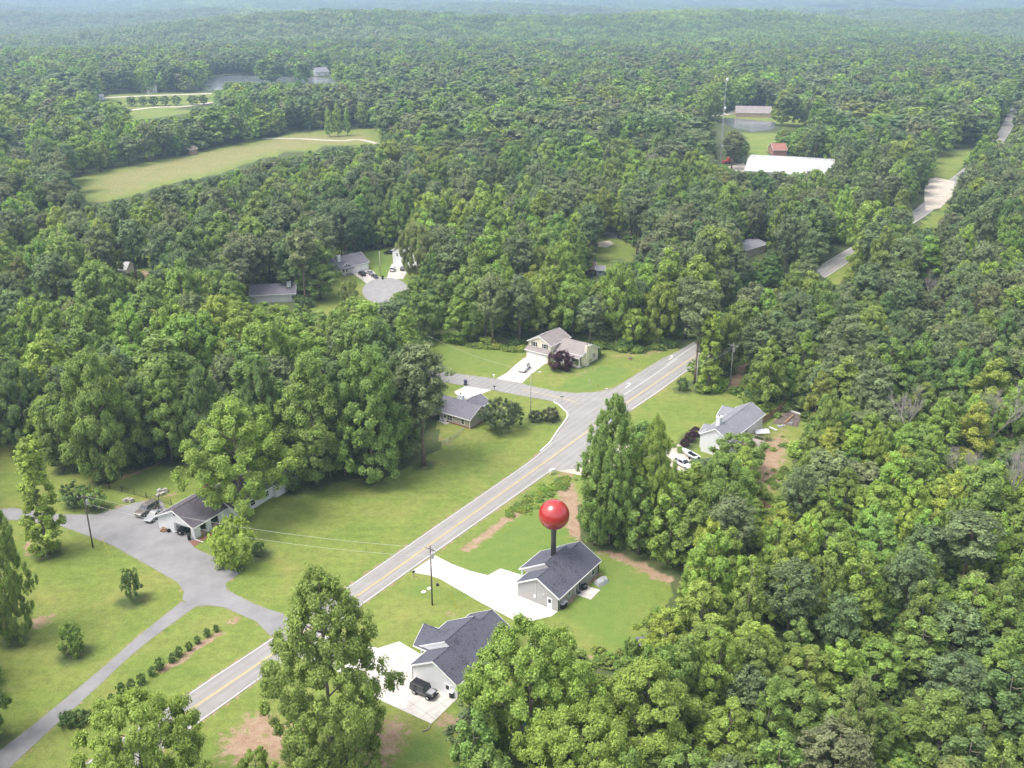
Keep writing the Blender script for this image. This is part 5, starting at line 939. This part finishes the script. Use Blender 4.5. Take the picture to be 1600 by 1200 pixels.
# red marker ball on its post, standing on the roof ridge
q = g(864.4, 869.0, 5.2); e = empty('marker_ball', (q[0], q[1], 5.2), 0, 'giant glossy red ball on a dark metal post standing on the grey-sided house roof', 'marker')
kk = proj(q[0], q[1], 8.0)[2] / F
def zat(yy): return min(np.linspace(5, 25, 2001), key=lambda z: abs(proj(q[0], q[1], z)[1] - yy))
zc = zat(804) - 5.2; MB().tube([(0, 0, -.6), (0, 0, zc)], 8.3 * kk / 2, 20).obj('post', mat('dark_brushed_metal', (.13, .12, .115), .35, .1, 3.0, metal=.6), e, True); MB().blob((0, 0, zc), (24 * kk,) * 3, 40).obj('ball', mat('glossy_red_enamel', (.38, .022, .018), .22, .03, .5, spec=.6, coat=.5), e, True)
# boat
e = empty('motor_boat', at(1078, 715, .05), H_((1092, 721), (1064, 706)), 'small white motor boat on a trailer beside the white house drive', 'boat')
MB().ring([[(x, -w_, z1), (x, -w_ * .5, z0), (x, 0, z0 - .06), (x, w_ * .5, z0), (x, w_, z1)] for x, w_, z0, z1 in [(-2.6, .85, .55, 1.05), (-1, 1.0, .5, 1.1), (.8, .9, .52, 1.18), (2.0, .5, .7, 1.28), (2.7, .06, 1.1, 1.36)]]).obj('hull', WHITEPL, e)
MB().box(-1.9, .3, -.62, .62, 1.05, 1.16).obj('cockpit', DARK, e); MB().slab([(.4, -.7, 1.15), (.4, .7, 1.15), (.05, .6, 1.6), (.05, -.6, 1.6)], .03).obj('windscreen', GLASS, e); MB().box(-2.95, -2.6, -.2, .2, .5, 1.3).obj('outboard', DARK, e)
for s in (-1, 1): MB().tube([(-.6, s * .75 - .1, .28), (-.6, s * .75 + .1, .28)], .28, 12).obj('trailer_wheel', TYRE, e)
MB().box(-2.2, 3.4, -.06, .06, .32, .42).obj('trailer_beam', STEEL, e)

# ------------------------------------------------------------------ poles, wires, tower
def pole(label, px, py, ytop, m, arm=True, trans=True, lamp=None, r=.15, rz=0.0, arm_w=2.4, name='utility_pole'):
    H = height_for(px, py, ytop); e = empty(name, at(px, py), rz, label, 'utility pole' if name == 'utility_pole' else 'lamp post', None)
    MB().tube([(0, 0, 0), (0, 0, H * .5), (0, 0, H)], [r, r * .85, r * .65], 10).obj('pole', m, e, True)
    if arm:
        MB().box(-arm_w / 2, arm_w / 2, -.16, -.06, H - .75, H - .6).obj('crossarm', m, e)
        for x in (-arm_w * .45, 0 if False else -arm_w * .15, arm_w * .45): MB().tube([(x, -.11, H - .6), (x, -.11, H - .38)], .06, 6).obj('insulator', WHITEPL, e)
    if trans: t = MB().tube([(0.38, -.05, H - 2.4), (.38, -.05, H - 1.45)], .27, 12).obj('transformer', STEEL, e); MB().tube([(.38, -.05, H - 1.45), (.38, -.05, H - 1.2)], .06, 6).obj('bushing', WHITEPL, t)
    if lamp: MB().tube([(0, 0, H - lamp[0]), (lamp[1] * .5, 0, H - lamp[0] + .5), (lamp[1], 0, H - lamp[0] + .55)], .04, 6).obj('lamp_arm', STEEL, e); MB().blob((lamp[1] + .2, 0, H - lamp[0] + .5), (.38, .17, .12), 8).obj('lamp_head', LAMPGL, e)
    return e, H
pA, HA = pole('brown utility pole with grey transformer on the verge by the white concrete drive', 675.5, 945.5, 852, POLEW, rz=R(-35))
pB, HB = pole('tall brown utility pole with a silver transformer at the farmhouse asphalt yard', 145.5, 856, 771, POLEW, rz=R(20))
pC, HC = pole('bleached power pole with wide crossarm on the lawn behind the white house', 1140.5, 602.5, 536, POLEG, rz=R(-35), arm_w=2.8)
pD, HD = pole('grey power pole at the far roadside bushes, bare of crossarms', 1087, 611, 552, POLEG, False, False)
pE, HE = pole('thin grey pole with street lamp on the corner lawn by the side street', 829, 652, 577, POLEG, False, False, (1.2, 2.0), r=.11)
pF, HF = pole('pale bare pole on the grass between the two cul-de-sac drives', 594.5, 431, 393, POLEG, False, False)
pG, HG = pole('pale pole with lamp arm right of the cul-de-sac', 652, 430, 389, POLEG, False, True, (2.5, -2.2))
pole('pale distant pole in the shade at the wood edge beyond the cul-de-sac', 784.5, 372, 337, POLEG, False, False); pole('short brown pole in the dark wood edge beside the bleached power pole', 1119, 566, 541, POLEW, True, False, arm_w=1.6)
def top(px, py, H, dz=-.5): p = at(px, py); return Vector((p[0], p[1], H + dz))
def wire(a, b_, sag, label, grp=None, r=.022):
    pts = [a.lerp(b_, k / 24) - Vector((0, 0, sag * 4 * (k / 24) * (1 - k / 24))) for k in range(25)]
    o = MB().tube(pts, r, 4).obj('power_line', WIRE); tag(o, label, 'power line', grp)
tB = top(145.5, 856, HB); tA = top(675.5, 945.5, HA); tC = top(1140.5, 602.5, HC, -.55)
wire(tB, tA, 1.6, 'upper power line crossing the central lawn from the yard pole to the roadside pole'); wire(tB - Vector((0, 0, 1.6)), tA - Vector((0, 0, 1.7)), 1.9, 'lower power line crossing the central lawn from the yard pole to the roadside pole')
fC = Vector((*at(985, 668)[:2], 10.5)); fF = Vector((*at(1290, 470)[:2], 14))
u = (tC - fC); nn = Vector((-u.y, u.x, 0)).normalized()
for k, (o_, dz) in enumerate(((-1.3, 0), (-.4, 0), (.4, -1.2), (1.3, -1.2))): wire(fC + nn * o_ + Vector((0, 0, dz)), tC + nn * o_ + Vector((0, 0, dz)), 1.0, 'cable of the power line from the junction clump to the bleached power pole', 'parallel cables along the main road'); wire(tC + nn * o_ + Vector((0, 0, dz)), fF + nn * o_ + Vector((0, 0, dz)), 1.4, 'cable of the power line from the bleached power pole into the right wood', 'parallel cables into the right wood')
wire(top(829, 652, HE, -.4), Vector((*at(672, 572)[:2], 9)), 1.2, 'thin wire over the side street lawn from the lamp pole')
for (px, py, qx, qy, lb) in [(706.5, 926, 714, 951, 'yellow guy guard leaning on the verge beside the brown roadside pole'), (163, 850, 170.5, 866, 'yellow guy guard leaning on the lawn below the yard pole')]:
    p0 = Vector(at(qx, qy)); P = tA if px > 400 else tB; d = (P - p0).normalized(); o = MB().tube([p0, p0 + d * 3.6], .05, 6).obj('guy_guard', YELLOWPL); tag(o, lb, 'guy guard'); wire(p0 + d * 3.6, P - Vector((0, 0, 1)), 0, 'steel guy wire from the %s pole down to its yellow guard' % ('roadside' if px > 400 else 'yard'), r=.012)
H = height_for(1125, 254, 121); e = empty('radio_tower', at(1125, 254), .3, 'thin white lattice radio tower rising above the woods by the warehouse', 'radio tower')
b = MB(); legs = [Vector((.45 * math.cos(a), .45 * math.sin(a), 0)) for a in (0, 2.094, 4.189)]
for q in legs: b.tube([q, q * .7 + Vector((0, 0, H))], .07, 5)
b.obj('mast_leg', STEEL, e); b = MB(); nseg = 40
for k in range(nseg):
    for i in range(3): f0, f1 = 1 - .3 * k / nseg, 1 - .3 * (k + 1) / nseg; b.tube([legs[i] * f0 + Vector((0, 0, H * k / nseg)), legs[(i + 1) % 3] * f1 + Vector((0, 0, H * (k + 1) / nseg))], .04, 3)
b.obj('bracing', STEEL, e)
for z, s in ((H - 1.2, .8), (H * .645, .7), (H * .58, .5), (H * .2, .4)): MB().blob((.5, -.4, z), (s, s * .6, s * 1.2), 8).obj('antenna', WHITEPL, e)
MB().tube([(0, 0, H), (0, 0, H + 2.5)], .05, 5).obj('lightning_rod', STEEL, e)
# ------------------------------------------------------------------ street and garden furniture
def bin_(label, px, py, m, lid, s=1.0, rz=0.3, cat='bin'):
    e = empty('wheeled_bin', at(px, py, .05), rz, label, cat); e.scale = (s,) * 3
    MB().ring([[(-.24, -.26, z), (.24, -.26, z), (.28, .3, z), (-.28, .3, z)] if z < .5 else [(-.30, -.34, z), (.30, -.34, z), (.30, .38, z), (-.30, .38, z)] for z in (.05, 1.0)]).obj('bin_body', m, e); MB().slab([(-.34, -.38, 1.08), (.34, -.38, 1.08), (.34, .42, 1.14), (-.34, .42, 1.14)], .08).obj('lid', lid, e)
    for x in (-.27, .27): MB().tube([(x - .05, .32, .13), (x + .05, .32, .13)], .13, 10).obj('wheel', TYRE, e)
bin_('navy bin on the side street at the mouth of the tan house drive', 727.5, 602, BLUE, BLUE, 1.25); bin_('black bin at the end wall corner of the white-sided house', 706, 1090, DARK, WHITEPL, 1.05, R(-25)); bin_('small dark bin at the cul-de-sac kerb', 598, 436.5, DARK, DARK, 1.1)
bin_('black bin with white lid behind the corner of the grey-sided house', 882, 949, DARK, TARP, 1.15, R(35)); bin_('second dark bin close by the corner of the grey-sided house', 878.5, 951.5, DARK, TARP, 1.0, R(35)); bin_('dark bin at the carport pier of the farmhouse', 296, 844, DARK, DARK, .95)
e = empty('barbecue', at(912.5, 921.5, .07), .6, 'black covered barbecue grill on the patio of the grey-sided house', 'barbecue'); MB().box(-.55, .55, -.3, .3, .1, .85).obj('cart', DARK, e); MB().ring([[(-.5, .32 * math.cos(a), .85 + .4 * math.sin(a)) for a in np.linspace(0, math.pi, 7)], [(.5, .32 * math.cos(a), .85 + .4 * math.sin(a)) for a in np.linspace(0, math.pi, 7)]]).obj('hood', DARK, e); MB().box(-.4, .4, -.42, -.38, .95, 1.0).obj('handle', STEEL, e)
e = empty('barbecue', at(684, 656, .06), .6, 'black barbecue grill on the little patio of the tan house', 'barbecue'); MB().box(-.55, .55, -.3, .3, .1, .85).obj('cart', DARK, e); MB().ring([[(-.5, .32 * math.cos(a), .85 + .4 * math.sin(a)) for a in np.linspace(0, math.pi, 7)], [(.5, .32 * math.cos(a), .85 + .4 * math.sin(a)) for a in np.linspace(0, math.pi, 7)]]).obj('hood', DARK, e)
def chair(px, py, rz, lb):
    e = empty('garden_chair', at(px, py, .06), rz, lb, 'garden chair', 'white patio chairs at the tan house'); MB().box(-.28, .28, -.28, .28, .38, .43).obj('seat', WHITEPL, e); MB().slab([(-.28, .26, .4), (.28, .26, .4), (.28, .4, 1.0), (-.28, .4, 1.0)], .05).obj('backrest', WHITEPL, e)
    for x in (-.24, .24):
        for y in (-.24, .24): MB().tube([(x, y, 0), (x, y, .4)], .03, 5).obj('leg', WHITEPL, e)
chair(690, 658, 1.2, 'white patio chair at the left of the tan house patio'); chair(697, 659, -.6, 'white patio chair at the right of the tan house patio')
o = MB().box(-.45, .45, -.3, .3, .06, .09).obj('door_mat', DARK, None, loc=at(903.5, 927, .04), rz=R(35)); tag(o, 'dark door mat at the patio door of the grey-sided house', 'door mat')
# grey covered lawn thing: ridge tent of tarpaulin
e = empty('covered_swing', at(939.5, 911.5), R(40), 'grey tarpaulin tent on the lawn behind the grey-sided house', 'tent'); b = MB()
b.ring([[(-1.2, -.75, .0), (-1.2, -.55, .7), (-1.15, 0, 1.25), (-1.2, .55, .7), (-1.2, .75, 0)], [(0, -.85, 0), (0, -.6, .85), (0, 0, 1.45), (0, .6, .85), (0, .85, 0)], [(1.2, -.7, 0), (1.2, -.5, .6), (1.15, 0, 1.1), (1.2, .5, .6), (1.2, .7, 0)]]).obj('canopy', TARP, e); MB().tube([(-1.3, -.8, .02), (-1.6, -1.0, .02)], .04, 5).obj('tent_peg', STEEL, e)
def mailbox(label, px, py, m, rz=0):
    e = empty('mailbox', at(px, py), rz, label, 'mailbox'); MB().box(-.06, .06, -.06, .06, 0, 1.05).obj('post', WOODG if m is DARK else WHITEPL, e)
    o = MB().ring([[(-.28, .16 * math.cos(a), 1.1 + (.26 * math.sin(a) if 0 < a < 3.14 else 0)) for a in np.linspace(0, math.pi, 7)], [(.28, .16 * math.cos(a), 1.1 + (.26 * math.sin(a) if 0 < a < 3.14 else 0)) for a in np.linspace(0, math.pi, 7)]]).obj('box', m, e); MB().box(-.03, .12, .17, .19, 1.15, 1.4).obj('flag', REDP, o)
mailbox('dark mailbox on a post where the white concrete drive meets the main road', 646.5, 902, DARK, R(40)); mailbox('white mailbox on the verge left of the cream house drive', 771.5, 592, WHITEPL, R(-15)); mailbox('dark mailbox across the side street from the cream house drive', 772.5, 610, DARK, R(-15)); mailbox('brown mailbox at the road by the feathery tree', 461, 1031, DARK, R(40)); mailbox('mailbox beside the drive fork near the farmhouse', 368, 893, WHITEPL, .4)
# white roadside stand board at the junction driveway
e = empty('newspaper_stand', at(863, 741), R(35), 'white box stand on a frame at the white house drive mouth', 'mailbox'); MB().box(-.7, .7, -.3, .3, .85, 1.25).obj('box', WHITEPL, e)
for x in (-.6, .6): MB().box(x - .07, x + .07, -.07, .07, 0, .85).obj('post', WHITEPL, e)
e = empty('street_name_sign', at(877.5, 634), 0, 'green street name sign on a post at the side street corner', 'street sign'); MB().tube([(0, 0, 0), (0, 0, 2.7)], .04, 6).obj('post', STEEL, e); MB().box(-.5, .5, -.015, .015, 2.4, 2.62).obj('name_plate', GREENS, e); MB().box(-.015, .015, -.5, .5, 2.65, 2.87).obj('name_plate', GREENS, e)
e = empty('stop_sign', at(921.5, 608.5), R(60), 'small white-backed road sign on a thin post at the cream house corner', 'road sign'); MB().tube([(0, 0, 0), (0, 0, 2.5)], .04, 6).obj('post', STEEL, e); MB().ring([[(.38 * math.cos(R(22.5 + 45 * k)), y, 2.3 + .38 * math.sin(R(22.5 + 45 * k))) for k in range(8)] for y in (-.02, .02)]).obj('sign_plate', STEEL, e)
e = empty('road_sign', at(934, 607), R(30), 'low yellow-green marker on the cream house corner lawn', 'road sign'); MB().tube([(0, 0, 0), (0, 0, 1.1)], .04, 6).obj('post', STEEL, e); MB().box(-.2, .2, -.02, .02, .6, 1.2).obj('sign_plate', YELLOWPL, e)
for i, (px, py, lb) in enumerate([(662, 925.5, 'flat white utility lid in the grass left of the brown roadside pole'), (671, 920, 'second pale utility lid in the grass at the brown roadside pole')]): o = MB().ring([[(.45 * math.cos(a), .35 * math.sin(a), z) for a in np.linspace(0, 6.28, 13)[:-1]] for z in (0, .16)]).obj('ground_cover_disc', WHITEPL, None, loc=at(px, py), rz=.3); tag(o, lb, 'utility cover')
o = MB().blob((0, 0, .2), (.3, .3, .28), 8).obj('meter_pit', DARK, None, loc=at(683.5, 915)); tag(o, 'small black pit cover right of the brown roadside pole', 'utility cover')
o = MB().ring([[(.5 * math.cos(a), .4 * math.sin(a), z) for a in np.linspace(0, 6.28, 13)[:-1]] for z in (0, .3)]).obj('garden_boulder', STONE, None, loc=at(947.5, 609)); tag(o, 'white stone on the kerb of the cream house corner', 'stone')
e = empty('tree_stump', at(985, 561), 0, 'cut reddish stump with pale chips on the cream house side lawn', 'stump'); MB().tube([(0, 0, 0), (0, 0, .5)], [.7, .5], 10).obj('stump', PINEBARK, e); MB().blob((-.6, -.9, .05), (.5, .35, .15), 8).obj('wood_chips', WOOD, e)
# fences
def fence(label, pts, h, step, m, kind='mesh', name='wire_fence'):
    L = [Vector((*g2(p), 0)) for p in pts]; e = empty(name, L[0], 0, label, 'fence'); o = L[0]; rail = MB(); n = 0
    for a, b_ in zip(L, L[1:]):
        d = b_ - a; k = max(1, round(d.length / step)); u = d.normalized(); sd_ = Vector((-u.y, u.x, 0))
        for i in range(k + 1):
            p = a + d * i / k - o; n += 1
            if n <= 90: MB().box(p.x - .05, p.x + .05, p.y - .05, p.y + .05, 0, h + .08).obj('post', m, e)
        if kind == 'mesh':
            for z in (.12, h * .5, h): rail.tube([a - o + Vector((0, 0, z)), b_ - o + Vector((0, 0, z))], .03, 4)
            q = int(d.length / .35)
            for i in range(q): p = a + d * i / q - o; rail.box(p.x - .012, p.x + .012, p.y - .012, p.y + .012, .1, h)
        else:
            q = int(d.length / .16)
            for i in range(q):
                p = a + d * (i + .5) / q - o + sd_ * .06; M = Matrix.Translation(p) @ Matrix.Rotation(math.atan2(u.y, u.x), 4, 'Z'); rail.box(-.07, .07, -.012, .012, .05, h + .03 * math.sin(i * 2.3), M)
    rail.obj('rails' if kind == 'mesh' else 'boards', m, e)
fence('black wire fence round the back yard of the farmhouse', [(268, 789), (210, 773), (152, 759), (190, 745), (235, 729), (278, 714)], 1.3, 3.0, DARK)
fence('tall brown board fence at the back corner of the white house', [(1187, 666), (1204, 655), (1227, 638.5)], 2.0, 2.4, WOOD, 'board', 'board_fence'); fence('brown board fence low between trees below the white house yard', [(1178, 788), (1194, 797), (1214, 808)], 1.9, 2.4, WOOD, 'board', 'board_fence')
fence('broken grey wire fence trailing from the tan house across the lawn', [(724, 674), (714, 681), (704, 688), (695, 694)], 1.0, 3, STEEL)
# deck and clutter behind the white house
e = empty('wooden_deck', at(1180, 713), H_((1180, 713), (1198, 699)), 'weathered wooden deck on posts behind the white house', 'deck'); MB().box(0, 4.5, -.2, 3.4, 2.0, 2.2).obj('platform', WOODG, e)
for x in (.1, 2.3, 4.4):
    for y in (-.1, 3.3): MB().box(x - .08, x + .08, y - .08, y + .08, 0, 3.1).obj('post', WOOD, e)
MB().box(0, 4.5, -.2, -.12, 2.95, 3.05).box(0, 4.5, -.2, -.14, 2.55, 2.62).box(4.42, 4.5, -.1, 3.4, 2.95, 3.05).obj('railing', WOODG, e)
e = empty('pergola_roof' if 0 else 'umbrella', at(1190, 688), 0, 'pale sheet canopy beside the deck of the white house', 'canopy'); MB().slab([(-1.8, -1.2, 2.2), (1.6, -1.0, 2.35), (1.7, 1.2, 2.5), (-1.7, 1.1, 2.3)], .06).obj('sheet', TARP, e)
for x, y in ((-1.6, -1), (1.5, -.9), (1.6, 1), (-1.5, 1)): MB().tube([(x, y, 0), (x, y, 2.3)], .05, 5).obj('post', WOODG, e)
sheet('garden_bed', [(1206, 662), (1230, 641), (1254, 650), (1246, 668), (1226, 664)], .06, mat('dark_garden_soil', (.13, .10, .085), .95, .4, 1.0))
for i, (a, c, lb) in enumerate([((1229, 641), (1254, 649), 'white board edging the back of the garden bed'), ((1202, 668.5), (1214, 674), 'white gutter length lying on the grass by the garden bed'), ((1226, 662), (1239, 650), 'brown plank lying across the garden bed')]):
    p = Vector(at(*a)); q = Vector(at(*c)); rz = math.atan2((q - p).y, (q - p).x); o = MB().box(0, (q - p).length, -.16, .16, .0, .22).box(0, (q - p).length, -.2, .2, .22, .26).obj('timber_edging' if i != 1 else 'gutter_length', WOOD if i == 2 else WHITEPL, None, loc=p + Vector((0, 0, .07)), rz=rz); tag(o, lb, 'board')
def junk(label, px, py, m, s, name='garden_clutter', cat='clutter'):
    rd = random.Random(int(px * 7 + py)); b = MB()
    for k in range(7): M = Matrix.Translation((rd.uniform(-s, s), rd.uniform(-s, s) * .7, 0)) @ Matrix.Rotation(rd.uniform(0, 3), 4, 'Z') @ Matrix.Rotation(rd.uniform(-.2, .2), 4, 'X'); a = rd.uniform(.2, .5) * s; b.box(-a, a, -a * .5, a * .5, 0, rd.uniform(.3, .8) * s, M)
    o = b.obj(name, m, None, loc=at(px, py, .02)); tag(o, label, cat)
junk('grey heap of garden furniture beside the board fence', 1219, 667, TARP, .9); junk('pale heap beside the garden bed right of the fence', 1236, 663, STEEL, .8); junk('white sheeted pile at the house end of the board fence', 1190, 672, WHITEPL, .9); junk('pile of stones and logs at the back corner of the asphalt yard', 199, 784, STONE, 1.0, 'stone_pile', 'stone pile'); junk('ring of pale stones on the fenced back lawn', 258, 772, STONE, 1.3, 'stone_ring', 'stones'); junk('brown firewood heap against the white carport wall', 256, 829, WOOD, .8, 'firewood_pile', 'firewood')
junk('white items glimpsed among leaves in the right wood near the yard', 1250, 745, WHITEPL, .8); junk('white container among leaves right of the dirt yard', 1276, 750, WHITEPL, .9)
o = MB().tube([(0, -.14, .38), (0, .14, .38)], .38, 14).obj('spare_tyre', TYRE, None, loc=at(264, 832, .05), rz=.8); tag(o, 'black tyre standing by the firewood heap at the carport', 'tyre')
o = MB().blob((0, 0, 1.0), (.45, .45, .5), 10).tube([(0, 0, 0), (0, 0, .6)], .12, 8).obj('gas_tank', WHITEPL, None, loc=at(243, 792)); tag(o, 'white round tank by the bronze SUV at the yard fence', 'tank')
o = MB().tube([(-.4, 0, .1), (.5, .3, .1), (.9, 1.2, .1)], .09, 6).obj('drain_pipe', WOODG, None, loc=at(665, 1143), rz=.2); tag(o, 'bent pale drain pipe at the lower corner of the jeep drive', 'pipe')
e = empty('garden_tractor', at(1136, 256), .4, 'red machine at the foot of the radio tower', 'tractor'); MB().box(-2.6, 1.6, -1.2, 1.2, .6, 2.2).obj('body', REDP, e); MB().box(.2, 1.6, -1.1, 1.1, 2.2, 3.6).obj('cab', REDP, e)
for x in (-1.7, 1.0):
    for y in (-1.2, 1.2): MB().tube([(x, y - .2, .7), (x, y + .2, .7)], .7, 12).obj('wheel', TYRE, e)
e = empty('swimming_pool', at(829, 1128), 0, 'round above-ground pool of bright blue water glimpsed between the bottom trees', 'pool'); ringp = lambda r, z: [(r * math.cos(a), r * math.sin(a), z) for a in np.linspace(0, 2 * math.pi, 25)[:-1]]
MB().ring([ringp(2.6, 0), ringp(2.6, 1.25), ringp(2.45, 1.25), ringp(2.45, .9)], True, False).obj('pool_wall', STEEL, e); MB().add(ringp(2.45, 1.05), [tuple(range(24))]).obj('pool_water', POOLW, e)
